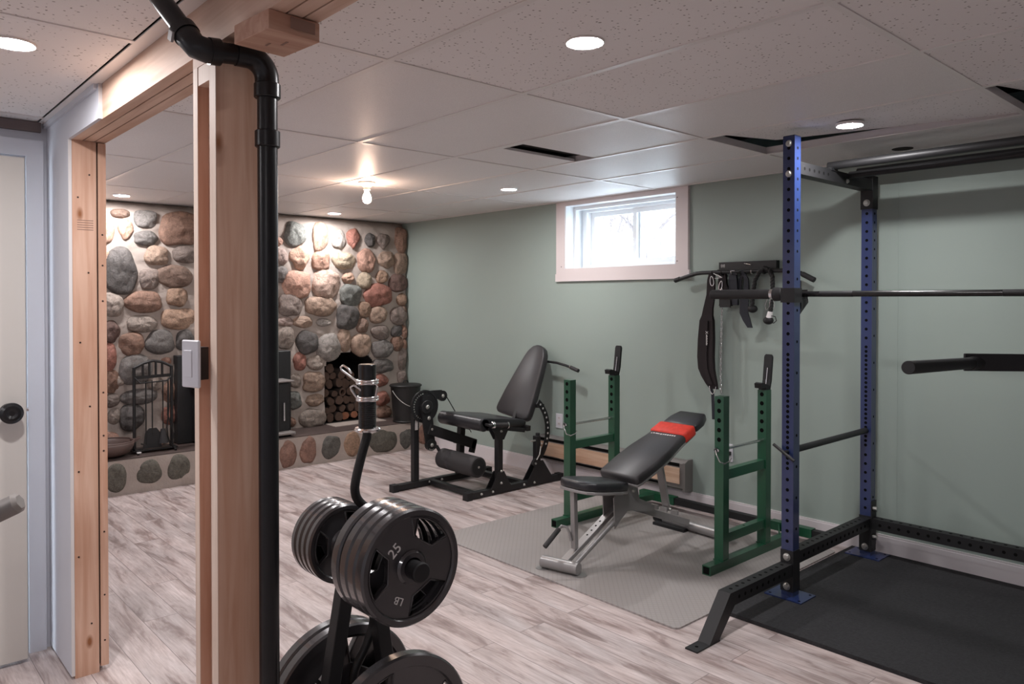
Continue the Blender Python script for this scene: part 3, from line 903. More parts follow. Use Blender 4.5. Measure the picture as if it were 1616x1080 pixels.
# ------------------------------------------------------------------ ceiling
XL = [-7.04 + 1.2192 * i for i in range(8)]
YL = [0.787 + 0.6096 * i for i in range(7)]
def tilebox(m, x0, x1, y0, y1, z, mt, tilt=None):
    g = 0.009
    bm = bmesh.new()
    bmesh.ops.create_cube(bm, size=1)
    for v in bm.verts:
        x = (x0 + g) if v.co.x < 0 else (x1 - g)
        y = (y0 + g) if v.co.y < 0 else (y1 - g)
        dz = 0
        if tilt: dz = tilt[0] + tilt[1] * (x - x0) / (x1 - x0) + tilt[2] * (y - y0) / (y1 - y0)
        v.co = Vector((x, y, z + (0.014 if v.co.z > 0 else 0) + dz))
    m.bmadd(bm, mt)
def f(m):
    zt = CZ + 0.003
    for i in range(7):
        x0, x1 = XL[i], XL[i + 1]
        if x0 > 2: continue
        for j in range(7):
            y0 = max(YL[j], 0.80)
            y1 = YL[j + 1] if j < 6 else YW
            if y1 - y0 < .03: continue
            smooth = not (x0 > -2.3 and y0 < 3.3 or (x0 > -3.5 and y0 < 1.3) or (x0 < -4.7 and y0 > 4.4))
            if -2.3 < x0 < -2.0 and 2.5 < y0 < 3.2: smooth = True
            mt = 'tile_smooth' if smooth else 'tile_speck'
            xe0, xe1 = max(x0, -7.1), min(x1, 2.0)
            if abs(x0 + 3.383) < .02 and abs(y0 - 2.615) < .02:      # cut tile with a slot
                tilebox(m, x0, -3.012, y0, y1, zt, mt); tilebox(m, -2.872, x1, y0, y1, zt, mt); tilebox(m, -3.03, -2.85, y0 - .001, y0 + .055, zt, mt)
                continue
            tilt = None
            if abs(x0 + 2.164) < .02 and abs(y0 - 3.225) < .02: tilt = (0.0, -0.002, 0.0)
            if tilt is not None:
                bmv = [(x0 + .03, y0 + .01, zt + .020), (x1 - .01, y0 + .01, zt), (x1 - .01, y1 - .01, zt + .006), (x0 + .09, y1 - .06, zt + .055)]
                m.add(bmv + [(p[0], p[1], p[2] + .014) for p in bmv], [[3, 2, 1, 0], [4, 5, 6, 7], [0, 1, 5, 4], [1, 2, 6, 5], [2, 3, 7, 6], [3, 0, 4, 7]], mt)
                continue
            if abs(x0 + .944) < .02 and abs(y0 - 3.225) < .02:
                bmv = [(x0 + .02, y0 + .01, zt + .01), (x1 - .01, y0 + .01, zt), (x1 - .01, y1 - .01, zt + .006), (x0 + .05, y1 - .03, zt + .075)]
                m.add(bmv + [(p[0], p[1], p[2] + .014) for p in bmv], [[3, 2, 1, 0], [4, 5, 6, 7], [0, 1, 5, 4], [1, 2, 6, 5], [2, 3, 7, 6], [3, 0, 4, 7]], mt)
                continue
            tilebox(m, xe0, xe1, y0, y1, zt, mt)
    # empty light cut-out in the tile behind the rack
    m.tube((-1.60, 4.235, zt - .0015), (-1.60, 4.235, zt + .0005), 0.052, 'void', n=32)
    # near side, a little lower
    zn = NZ + 0.003
    for x0 in [-2.335 - 1.2192 * 2 + 1.2192 * i for i in range(7)]:
        for y0, y1 in ((-2.05, -1.18), (-1.18, -0.57), (-0.57, 0.045), (0.045, 0.655)):
            a, b2 = max(x0, -3.67), min(x0 + 1.2192, 2.0)
            if b2 - a > .05: tilebox(m, a, b2, y0, y1, zn, 'tile_speck')
    m.box((-7.2, -2.1, 2.52), (2.1, 4.6, 2.56), 'void')
    m.box((-3.02, 2.60, 2.30), (-2.95, 3.24, 2.40), 'void')
struct(single('ceiling', f))
def f(m):
    w = 0.012
    for x in XL[1:]:
        if x < 2:
            m.box((x - w, 0.80, CZ - .0008), (x + w, YW, CZ + .0028), 'tbar'); m.box((x - .0015, 0.80, CZ + .0028), (x + .0015, YW, CZ + .04), 'tbar')
    for y in YL:
        if y > 0.82:
            m.box((-7.0, y - w, CZ - .001), (2.0, y + w, CZ + .0028), 'tbar'); m.box((-7.0, y - .0015, CZ + .0028), (2.0, y + .0015, CZ + .04), 'tbar')
    for x in [-2.335 + 1.2192 * i for i in range(-1, 4)]: m.box((x - w, -2.05, NZ - .0008), (x + w, 0.66, NZ + .0028), 'tbar')
    for y in (-1.18, -0.57, 0.045): m.box((-3.67, y - w, NZ - .001), (2.0, y + w, NZ + .0028), 'tbar')
    m.box((-3.67, 0.652, NZ - .001), (2.0, 0.694, NZ + .0028), 'tbar')
    m.box((-7.0, 0.80, CZ - .001), (2.0, 0.835, CZ + .0028), 'tbar')
    m.box((-7.0, YW - .02, CZ - .001), (-4.41, YW, CZ + .0028), 'tbar')
struct(single('trim_5', f), 'suspended ceiling T-bar grid')

# ------------------------------------------------------------------ opening framing
def f(m):
    for i, (y0, y1) in enumerate(((0.695, 0.7315), (0.7375, 0.7725), (0.7785, 0.815))):
        m.box((-3.33, y0, 2.080 + .0012 * i), (2.0, y1, 2.255), 'pine_x')
    m.box((-3.32, 0.72, 2.09), (1.99, 0.80, 2.25), 'void')  # near-black core paints shade into the gaps between the plies
struct(single('header_beam', f), 'raw pine three-ply header beam over the opening')
js = struct(single('jamb_stud', lambda m: [m.box((-3.324, 0.6955, 0), (-3.286, 0.7795, 2.080), 'pine_z')]), 'wide raw pine stud at the end of the white partition wall')
mb = MB()
for z, y in ((1.95, .755), (1.86, .715), (1.57, .75), (1.30, .72), (1.05, .752), (.8, .712), (.47, .71), (.20, .753)): mb.tube((-3.2865, y, z), (-3.2845, y, z), .0035, 'nail', n=8)
for i in range(5): mb.box((-3.2861, .712, 1.735 + i * .009), (-3.2855, .768, 1.738 + i * .009), 'stamp')
mb.build('nails', js)
j2 = struct(single('jamb_stud', lambda m: [m.box((-3.322, 0.786, 0.02), (-3.288, 0.814, 2.078), 'pine_z'), m.box((-3.32, .7795, 0.03), (-3.295, .786, 2.07), 'nail')]), 'narrow raw pine stud behind the wide one at the opening')  # second box: dark strip painting the shade in the gap between studs
mb = MB()
for z in (1.72, 1.6, 1.46, 1.1, .93, .87, .55, .3, .12): mb.tube((-3.2885, .80, z), (-3.2865, .80, z), .0035, 'nail', n=8)
mb.build('nails', j2)

ps = thing('timber_post', 'raw pine built-up post under the header beam, beside the black pipe', 'post', (-1.895, .74, 0))
ps['kind'] = 'structure'
mb = MB(); mb.box((-1.969, 0.691, 0), (-1.939, 0.782, 2.046), 'pine_z'); mb.box((-1.9685, 0.6895, 0), (-1.9395, 0.6912, 2.046), 'pine_lit'); mb.build('stud', ps)
mb = MB(); mb.box((-1.860, 0.691, 0), (-1.820, 0.800, 2.046), 'pine_z'); mb.box((-1.8595, 0.6895, 0), (-1.8205, 0.6912, 2.046), 'pine_lit')
for z in (0.42, .425, .435): mb.box((-1.8202, .745, z - .012), (-1.8196, .768, z - .010), 'stamp')
mb.box((-1.8202, .738, .405), (-1.8196, .744, .425), 'stamp')
mb.build('stud', ps)
mb = MB(); mb.box((-1.939, 0.716, 0), (-1.860, 0.782, 2.030), 'pine_z'); mb.build('inner_stud', ps)
mb = MB(); mb.box((-1.969, 0.6895, 2.046), (-1.820, 0.800, 2.0795), 'pine_x'); mb.box((-1.9385, .691, 2.0), (-1.8605, .716, 2.046), 'pine_lit'); mb.build('top_plate', ps)

sw = thing('light_switch', 'white dimmer switch fixed to the raw pine post', 'switch', (-1.892, .662, 1.252))
R = Matrix.Rotation(math.radians(17), 3, 'Z')
mb = MB(); mb.obox((-1.892, .655, 1.309), (.066, .008, .116), 'switch', R, bev=.003); mb.build('switch_plate', sw)
mb = MB(); mb.obox((-1.8975, .650, 1.309), (.030, .006, .066), 'switch', R, bev=.001); mb.build('switch_paddle', sw)
mb = MB(); mb.obox((-1.896, .675, 1.309), (.030, .032, .080), 'foam', R); mb.build('switch_box', sw)  # coloured black to paint the shaded gap behind the plate

wbk = MB(); wbk.obox((-1.611, .747, 2.0585), (.150, .124, .042), 'pine_y', Matrix.Rotation(math.radians(5), 3, 'Z'), bev=.001)
wbk.obox((-1.5345, .772, 2.062), (.0008, .060, .024), 'stamp', Matrix.Rotation(math.radians(5), 3, 'Z'))
wbk.obox((-1.60, .760, 2.0372), (.030, .006, .0008), 'stamp'); wbk.obox((-1.63, .735, 2.0372), (.022, .005, .0008), 'stamp')
ob = wbk.build('wood_block')
tag(ob, 'short pine offcut nailed flat under the header beside the pipe elbow', 'wood block')

# ------------------------------------------------------------------ black pipe
pp = thing('drain_pipe', 'black plastic drain pipe running down beside the pine post', 'pipe', (-1.765, .800, 0))
PX, PY = -1.770, .796
mb = MB(); mb.tube((PX, PY, 0), (PX, PY, 2.0), .0238, 'abs', n=32); mb.build('vertical_pipe', pp)
mb = MB()
P0 = Vector((PX, PY, 2.0)); C = Vector((PX - .006, PY - .05, 2.005))
pts = [Vector((PX, PY, 1.975))] + [Vector((PX - .002, PY - .048 + .048 * math.cos(t), 2.000 + .048 * math.sin(t))) for t in [i * PI / 2 / 8 for i in range(9)]] + [Vector((PX - .004, PY - .075, 2.048))]
mb.path(pts, .0285, 'abs', n=24); mb.tube((PX, PY, 1.955), (PX, PY, 1.99), .0315, 'abs', n=28, bev=.002)
mb.build('pipe_elbow', pp)
E1 = Vector((PX - .006, PY - .150, 2.040))
E0 = Vector((PX - .004, PY - .068, 2.047))
UP = Vector((-.150, -.045, .165)).normalized()
mb = MB(); mb.tube(E0, E1, .0238, 'abs', n=24); mb.build('short_pipe', pp)
mb = MB()
d1 = (E1 - E0).normalized()
pts = [E1 - d1 * .028, E1 - d1 * .008, E1 + (d1 + UP) * .012, E1 + d1 * .014 + UP * .038, E1 + d1 * .014 + UP * .066]
mb.path(pts, .0285, 'abs', n=24); mb.tube(E1 - d1 * .036, E1 - d1 * .012, .031, 'abs', n=24); q = E1 + d1 * .014
mb.tube(q + UP * .052, q + UP * .078, .031, 'abs', n=24)
mb.build('pipe_bend', pp)
mb = MB(); mb.tube(q + UP * .07, q + UP * .42, .0238, 'abs', n=24); mb.build('sloping_pipe', pp)
mb = MB(); mb.obox(q + UP * .055 + Vector((-.010, -.032, -.006)), (.028, .006, .024), 'label_grey', Matrix.Rotation(.5, 3, 'Y'), bev=.001); mb.build('pipe_clip', pp)
mb = MB(); mb.tube((PX, PY, 1.836), (PX, PY, 1.876), .0298, 'abs', n=28, bev=.002); mb.build('coupling', pp)

# ------------------------------------------------------------------ lights in the ceiling
def make_led(name, label, loc):
    t = thing(name, label, 'light', loc)
    x, y, z = loc
    mb = MB(); mb.lathe([(.0535, -.001), (.058, -.003), (.061, -.001), (.061, .010), (0, .010)], (x, y, z - .001), (0, 0, 1), 'tbar', n=40); mb.lathe([(.0535, -.001), (.0535, .0005), (0, .0005)], (x, y, z - .001), (0, 0, 1), 'tbar', n=40); mb.build('light_rim', t)
    mb = MB(); mb.lathe([(0, 0), (.054, 0)], (x, y, z - .0015), (0, 0, 1), 'led', n=40); mb.build('light_diffuser', t)
    return t
led = make_led('recessed_light', 'largest lit ceiling disc over the gym floor, between the header beam and the window', (-1.599, 1.748, CZ))
for loc, lab in (((-1.566, 3.528, CZ + .012), 'lit round recessed light beside the top of the blue rack'),
                 ((-4.085, 3.657, CZ), 'lit round recessed light between the bare bulb and the window'),
                 ((-4.10, 1.75, CZ), 'lit round recessed light hidden behind the pine post'),
                 ((-6.30, 1.667, CZ - .001), 'lit round recessed light seen through the opening, above the large grey stone'),
                 ((-6.30, 3.475, CZ - .001), 'lit round recessed light at the stone wall, below the bare bulb'),
                 ((-2.575, .396, NZ), 'lit round recessed light on the near side of the header, above the cream door'),
                 ((0.55, -1.30, NZ), 'lit round recessed light above and behind the viewer'),
                 ((-2.575, -1.30, NZ), 'lit round recessed light at the rear of the near room')):
    dup(led, loc, lab)
bl = thing('bare_bulb', 'glowing bare bulb in a porcelain ceiling socket', 'light', (-4.50, 2.73, CZ - .15))
mb = MB(); mb.lathe([(0, 0), (.058, 0), (.058, -.006), (.034, -.022), (.024, -.034), (.022, -.05), (0, -.05)], (-4.50, 2.73, CZ), (0, 0, 1), 'porcelain', n=32); mb.build('bulb_socket', bl)
mb = MB(); mb.lathe([(.013, -.048), (.014, -.062), (.024, -.085), (.030, -.108), (.026, -.128), (.014, -.140), (0, -.143)], (-4.50, 2.73, CZ), (0, 0, 1), 'bulb', n=24, sharp=False); mb.build('bulb_glass', bl)

# ================================================================== MATS ON THE FLOOR
def rrect(x0, y0, x1, y1, r, n=6):
    p = []
    for cx, cy, a0 in ((x1 - r, y1 - r, 0), (x0 + r, y1 - r, PI / 2), (x0 + r, y0 + r, PI), (x1 - r, y0 + r, 1.5 * PI)):
        p += [(cx + r * math.cos(a0 + PI / 2 * i / n), cy + r * math.sin(a0 + PI / 2 * i / n)) for i in range(n + 1)]
    return p
MT = 0.008
mb = MB(); mb.prism(rrect(-3.775, 2.775, -1.985, 4.33, .03), (0, 0, 0), X_, Y_, Z_, MT, 'grey_mat')
tag(mb.build('floor_mat'), 'grey diamond-textured floor mat under the bench and green stand', 'mat')
RT = 0.018
mb = MB(); mb.box((-1.955, 3.085, 0), (0.0, 4.462, RT), 'rubber_mat')
tag(mb.build('rubber_mat'), 'black rubber gym mat under the blue rack, its edge on the planks', 'mat')

def holes(mb, a, b_, nrm, off, sp, r=.0085, side=None):
    """row of dark holes from a to b on the face with normal nrm, off from the centre line"""
    a, b_, nrm = Vector(a), Vector(b_), Vector(nrm)
    L = (b_ - a).length
    d = (b_ - a) / L
    n = int(L / sp)
    for i in range(n + 1):
        c = a + d * (i * sp) + nrm * (off + .0006)
        mb.lathe([(0, 0), (r, 0)], c, nrm, 'hole', n=12, smooth=False)
def bolt(mb, c, d, r=.013):
    d = Vector(d)
    mb.lathe([(r * 1.25, 0), (r * 1.25, .002), (r, .002), (r, .006), (r * .75, .010), (0, .011)], c, d, 'bolt', n=18)

# ================================================================== POWER RACK
rk = thing('power_rack', 'tall blue power rack with black crossmembers on the black mat', 'power rack', (-1.22, 3.93, 0))
LX, RX, FY, BY = -1.828, -0.62, 3.485, 4.370
U = .060
for sx, x in ((1, LX), (-1, RX)):
    for y, top in ((FY, 2.258), (BY, 2.150)):
        mb = MB()
        mb.box((x - U / 2, y - U / 2, RT + .006), (x + U / 2, y + U / 2, top), 'blue_metal')
        mb.box((x - U / 2 + .001, y - U / 2 + .001, top), (x + U / 2 - .001, y + U / 2 - .001, top + .003), 'black_metal')
        for nz in ((0, -1, 0), (0, 1, 0)):
            holes(mb, (x, y, .29), (x, y, .62), nz, U / 2, .05); holes(mb, (x, y, .645), (x, y, 1.20), nz, U / 2, .0252); holes(mb, (x, y, 1.25), (x, y, top - .03), nz, U / 2, .05)
        for nz in ((1, 0, 0), (-1, 0, 0)):
            holes(mb, (x, y, .35), (x, y, 1.60), nz, U / 2, .152, .0075); holes(mb, (x, y, 1.70), (x, y, top - .03), nz, U / 2, .05, .0075)
        if y == FY: bolt(mb, (x, y - U / 2, 2.222), (0, -1, 0)); bolt(mb, (x, y - U / 2, 2.076), (0, -1, 0))
        else: bolt(mb, (x, y - U / 2, 2.010), (0, -1, 0))
        mb.build('upright', rk)
        mb = MB()
        cx = x + .0
        mb.box((cx - .095, y - .075, RT), (cx + .095, y + .075, RT + .006), 'blue_metal')
        for dx in (-.075, .075):
            for dy in (-.055, .055): mb.lathe([(0, 0), (.007, 0)], (cx + dx, y + dy, RT + .0066), (0, 0, 1), 'hole', n=12, smooth=False)
        mb.build('base_plate', rk)
    # side crossmembers, with end brackets round the uprights
    mb = MB()
    mb.box((x - .030, FY + .031, .175), (x + .030, BY - .031, .235), 'black_metal')
    for y in (FY, BY):
        mb.box((x - .033, y - .033, .045), (x + .033, y + .033, .246), 'black_metal')
        for z in (.213, .070): bolt(mb, (x, y - .033, z), (0, -1, 0), .015)
    holes(mb, (x, FY + .08, .205), (x, BY - .06, .205), (0, 0, 1), .030, .05)
    holes(mb, (x, FY + .08, .205), (x, BY - .06, .205), (1, 0, 0), .030, .05)
    mb.build('lower_side_crossmember', rk)
    mb = MB()
    mb.box((x - .030, FY + .031, 2.078), (x + .030, BY - .031, 2.138), 'black_metal')
    mb.box((x - .034, BY - .034, 1.975), (x + .034, BY + .034, 2.160), 'black_metal')
    bolt(mb, (x, BY - .034, 2.010), (0, -1, 0), .015)
    bolt(mb, (x + .030, 4.02, 2.095), (1, 0, 0), .010)
    holes(mb, (x, FY + .07, 2.108), (x, FY + .36, 2.108), (1, 0, 0), .030, .05)
    holes(mb, (x, FY + .07, 2.108), (x, FY + .36, 2.108), (-1, 0, 0), .030, .05)
    mb.build('upper_side_crossmember', rk)
    # front foot that kinks down to the floor
    mb = MB()
    fx = x
    ytop = 2.905
    sec = [(FY - .033, .125), (FY - .033, .185), (ytop, .185), (2.745, .004), (2.815, .004), (ytop + .035, .125)]
    mb.prism([(y, z) for y, z in sec], (fx - .030, 0, 0), Y_, Z_, X_, .060, 'black_metal')
    mb.box((fx - .030, 2.655, 0.0), (fx + .030, 2.825, .007), 'black_metal')
    mb.lathe([(0, 0), (.008, 0)], (fx, 2.695, .0076), (0, 0, 1), 'hole', n=12, smooth=False)
    holes(mb, (fx, 2.955, .155), (fx, FY - .07, .155), (0, 0, 1), .030, .05)
    holes(mb, (fx, 2.975, .155), (fx, FY - .07, .155), (1, 0, 0), .030, .05)
    mb.build('front_foot', rk)
    # pin-and-pipe safety
    mb = MB()
    mb.tube((x, FY + .03, .727), (x, BY - .03, .727), .0165, 'black_metal', n=20)
    sb = mb.build('safety_bar', rk)
    mb = MB()
    mb.tube((x, FY - .055, .727), (x, FY - .03, .727), .008, 'black_metal', n=12)
    mb.tube((x - .062, FY - .052, .757), (x + .045, FY - .052, .690), .0075, 'black_metal', n=12)
    mb.build('pin_handle', sb)
    # J-cup
    mb = MB()
    mb.box((x - .036, FY - .038, 1.452), (x + .036, FY + .036, 1.522), 'black_metal')
    mb.box((x - .028, FY + .036, 1.420), (x + .028, FY + .046, 1.560), 'black_metal')
    mb.box((x - .026, FY + .046, 1.462), (x + .026, FY + .112, 1.479), 'rubber')
    mb.box((x - .028, FY + .104, 1.462), (x + .028, FY + .112, 1.515), 'black_metal')
    mb.prism([(FY + .036, 1.395), (FY + .036, 1.462), (FY + .115, 1.470), (FY + .118, 1.452), (FY + .10, 1.440)], (x + .020, 0, 0), Y_, Z_, X_, .008, 'black_metal')
    mb.build('j_cup', rk)
mb = MB()
mb.box((LX + .031, BY - .028, .175), (RX - .031, BY + .030, .235), 'black_metal')
holes(mb, (LX + .08, BY, .205), (RX - .08, BY, .205), (0, -1, 0), .028, .05)
holes(mb, (LX + .08, BY, .205), (RX - .08, BY, .205), (0, 0, 1), .030, .05)
for z in (.29, .13): mb.tube((LX + .034, BY - .01, z), (LX + .058, BY - .01, z), .012, 'bolt', n=10); mb.tube((LX + .030, BY - .01, z), (LX + .036, BY - .01, z), .018, 'bolt', n=14)
mb.box((LX + .031, BY - .031, .08), (LX + .036, BY + .03, .33), 'black_metal')
mb.build('rear_crossmember', rk)
mb = MB(); mb.tube((LX + .0, 3.870, 2.160), (RX, 3.870, 2.160), .0210, 'black_metal', n=28)
mb.box((LX - .012, 3.835, 2.132), (LX + .034, 3.905, 2.150), 'black_metal'); mb.build('pull_up_bar', rk)
mb = MB(); mb.tube((LX - .03, 4.290, 2.178), (RX + .03, 4.290, 2.178), .024, 'black_metal', n=28); mb.tube((LX + .03, 4.05, 2.130), (RX - .03, 4.05, 2.130), .018, 'black_metal', n=20); mb.build('pull_up_bar', rk)

# dip attachment hooked on the far front upright
dp = thing('dip_bar', 'black padded dip handle on an angled bracket, beside the barbell', 'dip bar', (-.76, 3.0, 1.22))
mb = MB(); mb.tube((-.842, 2.28, 1.272), (-.872, 2.93, 1.247), .0195, 'rubber', n=28, bev=.002); mb.build('grip', dp)
mb = MB()
mb.bar((-.892, 2.905, 1.250), (-.60, 3.235, 1.245), .010, .060, 'black_metal')
mb.bar((-.60, 3.235, 1.245), (RX + .0, FY - .031, 1.245), .055, .060, 'black_metal')
mb.box((RX - .035, FY - .040, 1.17), (RX + .035, FY - .031, 1.32), 'black_metal')
mb.tube((-.872, 2.90, 1.247), (-.862, 2.965, 1.246), .023, 'black_metal')
mb.build('bracket', dp)

# ================================================================== BARBELL
bb = thing('barbell', 'black straight barbell resting in the cups of the blue rack', 'barbell', (-1.22, 3.555, 1.48))
BYC, BZ = 3.560, 1.4935
mb = MB(); mb.tube((-1.93, BYC, BZ), (-.52, BYC, BZ), .0140, 'bar_steel', n=24)
mb.tube((-1.72, BYC, BZ), (-1.56, BYC, BZ), .0143, 'black_metal', n=24, caps=False); mb.tube((-.95, BYC, BZ), (-.7, BYC, BZ), .0143, 'black_metal', n=24, caps=False); mb.build('shaft', bb)
for s, x0 in ((-1, -1.955), (1, -.495)):
    mb = MB(); mb.tube((x0, BYC, BZ), (x0 + s * .37, BYC, BZ), .0252, 'black_metal', n=28, bev=.003); sl = mb.build('sleeve', bb)
    mb = MB(); mb.lathe([(.0265, 0), (.0265, .018), (.020, .018)], (x0 + s * .022, BYC, BZ), (-s, 0, 0), 'chrome', n=28); mb.build('chrome_ring', sl)
    mb = MB(); mb.tube((x0 + s * .004, BYC, BZ), (x0 - s * .045, BYC, BZ), .036, 'black_metal', r2=.033, n=28, bev=.004); mb.build('collar_flange', bb)

# ================================================================== GREEN SQUAT STAND
gs_ = thing('squat_stand', 'dark green squat stand with a pair of linked H-frames behind the bench', 'squat stand', (-2.83, 3.9, MT))
T = .0275
for x in (-3.400, -2.270):
    for y in (3.577, 4.018):
        mb = MB()
        mb.box((x - T, y - T, .058), (x + T, y + T, .945), 'green_metal')
        holes(mb, (x, y, .712), (x, y, .925), (0, -1, 0), T, .052, .0125)
        holes(mb, (x, y, .712), (x, y, .925), (0, 1, 0), T, .052, .0095)
        mb.build('upright', gs_)
    mb = MB()
    mb.box((x - .025, 3.432, MT), (x + .025, 4.335, .058), 'green_metal'); mb.box((x - .019, 3.4315, MT + .006), (x + .019, 3.433, .052), 'hole')
    mb.box((x - .032, 3.545, .058), (x + .032, 3.610, .063), 'green_metal'); mb.box((x - .032, 3.985, .058), (x + .032, 4.050, .063), 'green_metal')
    mb.build('foot', gs_)
    mb = MB(); mb.box((x - .02, 3.605, .493), (x + .02, 3.990, .545), 'green_metal'); mb.build('cross_brace', gs_)
    mb = MB(); mb.box((x - .02, 3.605, .150), (x + .02, 3.990, .200), 'green_metal')
    mb.lathe([(0, 0), (.007, 0)], (x, 3.80, .2006), (0, 0, 1), 'hole', n=10, smooth=False); mb.build('cross_brace', gs_)
    # chrome rail with spring clip
    mb = MB(); mb.tube((x, 3.535, .655), (x, 4.065, .655), .0085, 'chrome', n=14); rl = mb.build('chrome_rail', gs_)
    mb = MB(); mb.sphere((x - .012, 3.540, .656), .012, 'black_metal', n=12)
    mb.path([(x - .010, 3.530, .655), (x + .004, 3.520, .635), (x + .022, 3.522, .600), (x + .036, 3.545, .588), (x + .050, 3.575, .600), (x + .050, 3.59, .615)], .0035, 'chrome', n=8)
    mb.build('spring_clip', rl)
    # bar hook on the rear upright
    mb = MB()
    mb.box((x - .024, 3.995, .945), (x + .024, 4.044, .962), 'rubber')
    mb.prism([(3.950, .958), (3.944, .985), (3.965, .990), (4.030, .972), (4.040, .958)], (x - .022, 0, 0), Y_, Z_, X_, .044, 'rubber')
    mb.strip([(x, 4.036, .950), (x, 4.050, 1.00), (x, 4.066, 1.130), (x, 4.067, 1.140), (x, 4.068, 1.147)], X_, [.048, .050, .050, .044, .030], .016, 'rubber')
    mb.strip([(x + .004, 4.0285, .975), (x + .004, 4.046, 1.07)], X_, .004, .004, 'chrome')
    mb.build('bar_hook', gs_)
mb = MB()
mb.box((-3.40, 4.338, .045), (-2.035, 4.382, .089), 'black_metal'); mb.box((-2.0352, 4.343, .050), (-2.0345, 4.377, .084), 'hole')
mb.build('connecting_bar', gs_)
for x, sx in ((-3.400, 1), (-2.270, 1)):
    mb = MB()
    x0, x1 = (x - .03, x + .27) if x < -3 else (x - .14, x + .13)
    mb.box((x0, 4.333, .040), (x1, 4.387, .094), 'green_metal')
    mb.strip([(x, 4.20, .035), (x + (.10 if x < -3 else -.08), 4.335, .066)], Z_, .04, .008, 'green_metal')
    mb.build('socket', gs_)

# ================================================================== ADJUSTABLE BENCH
bn = thing('weight_bench', 'adjustable silver weight bench with black pads and a red band', 'bench', (-2.78, 3.4, MT))
BX = -2.785
mb = MB(); mb.tube((-2.935, 2.872, MT + .036), (-2.715, 2.925, MT + .036), .033, 'silver', n=32, bev=.002); mb.build('front_foot', bn)
mb = MB(); mb.tube((-2.725, 2.935, MT), (-2.725, 2.935, MT + .003), .045, 'silver', n=28); mb.build('foot_pad', bn)
mb = MB(); mb.tube((-2.93, 2.865, MT), (-2.93, 2.865, MT + .003), .035, 'silver', n=28); mb.build('foot_pad', bn)
A0, A1 = Vector((BX - .030, 2.905, .050)), Vector((BX - .02, 3.40, .315))
mb = MB(); mb.bar(A0, A1, .048, .026, 'silver', up=(0, -.4, 1))
d = (A1 - A0).normalized(); nn = Vector((0, -d.z, d.y)).normalized()
for t in (.40, .47, .54, .61): mb.lathe([(0, 0), (.006, 0)], A0 + (A1 - A0) * t + nn * .0136, nn, 'hole', n=10, smooth=False)
mb.build('front_beam', bn)
mb = MB(); mb.tube((BX + .035, 2.930, .060), (BX + .03, 3.30, .245), .0165, 'silver', n=20); mb.build('brace_tube', bn)
for dx in (-.035, .045):
    mb = MB()
    mb.prism([(3.245, .185), (3.235, .36), (3.275, .40), (3.33, .36), (3.36, .41), (3.44, .41), (3.46, .32), (3.60, .255), (3.60, .215), (3.46, .245), (3.36, .27), (3.29, .225)], (BX + dx - .003, 0, 0), Y_, Z_, X_, .006, 'silver')
    bolt(mb, (BX + dx + (.003 if dx > 0 else -.003), 3.405, .375), (1 if dx > 0 else -1, 0, 0), .010)
    mb.build('pivot_plate', bn)
mb = MB(); mb.bar((BX + .005, 3.42, .275), (BX + .005, 3.98, .070), .05, .042, 'silver', up=(0, .3, 1))
for y, z in ((3.66, .215), (3.75, .182), (3.86, .142)): mb.box((BX - .02, y - .006, z), (BX + .03, y + .006, z + .026), 'silver')
mb.build('rear_beam', bn)
mb = MB(); mb.tube((-3.05, 4.035, MT + .032), (-2.49, 4.000, MT + .032), .030, 'silver', n=28, bev=.002)
mb.build('rear_foot', bn)
mb = MB(); mb.tube((-3.055, 4.0355, MT + .032), (-2.98, 4.031, MT + .032), .0315, 'rubber', n=28); mb.box((-3.02, 3.955, MT), (-2.78, 4.0, MT + .018), 'rubber'); mb.build('rubber_cover', bn)
mb = MB(); mb.bar((BX - .015, 2.985, .10 + .02), (BX - .015, 2.975, .435), .03, .03, 'silver'); mb.build('seat_post', bn)
# seat: narrow at the nose, wide at the hinge
def pad(mb, pts, cx, y0, z0, ang, th, m, bev=.012):
    """pts: outline (u across, v along); slab of thickness th, rising at ang"""
    ev = Vector((0, math.cos(ang), math.sin(ang))); ez = Vector((0, -math.sin(ang), math.cos(ang)))
    mb.prism(pts, (cx, y0, z0), X_, ev, ez, th, m, bev=bev, smooth=True)
sang = math.radians(-9)
so = [(-.05, 0), (-.10, .02), (-.125, .07), (-.13, .14), (-.12, .28), (-.10, .37), (.10, .37), (.12, .28), (.13, .14), (.125, .07), (.10, .02), (.05, 0)]
mb = MB(); pad(mb, so, BX, 2.935, .455, sang, .048, 'vinyl', .014); mb.build('seat_pad', bn)
mb = MB(); pad(mb, [(u * .99, v * .985 + .004) for u, v in so], BX, 2.932, .440, sang, .016, 'silver', .003); mb.build('seat_rim', bn)
bang = math.atan2(.265, .69)
bo = [(-.135, 0), (-.145, .03), (-.152, .17), (-.150, .31), (-.128, .46), (-.122, .60), (.122, .60), (.128, .46), (.150, .31), (.152, .17), (.145, .03), (.135, 0)]
mb = MB(); pad(mb, bo, BX, 3.335, .425, bang, .052, 'vinyl_soft', .016)
mb.build('back_pad', bn)
mb = MB(); pad(mb, [(u * .97, v) for u, v in bo[:-6]] + [(u * .97, v) for u, v in bo[-6:]], BX, 3.338, .416, bang, .014, 'silver', .003)
ev = Vector((0, math.cos(bang), math.sin(bang))); ez = Vector((0, -math.sin(bang), math.cos(bang)))
B0 = Vector((BX, 3.335, .425))
mb.bar(B0 - ez * .02 + ev * .02, B0 - ez * .02 + ev * .77, .05, .03, 'silver', up=ez); mb.build('back_frame', bn)
mb = MB(); mb.prism([(-.129, 0), (-.129, .120), (.129, .120), (.129, 0)], B0 + ev * .500 - ez * .004, X_, ev, ez, .066, 'red_cloth', bev=.014, smooth=True); mb.build('red_band', bn)
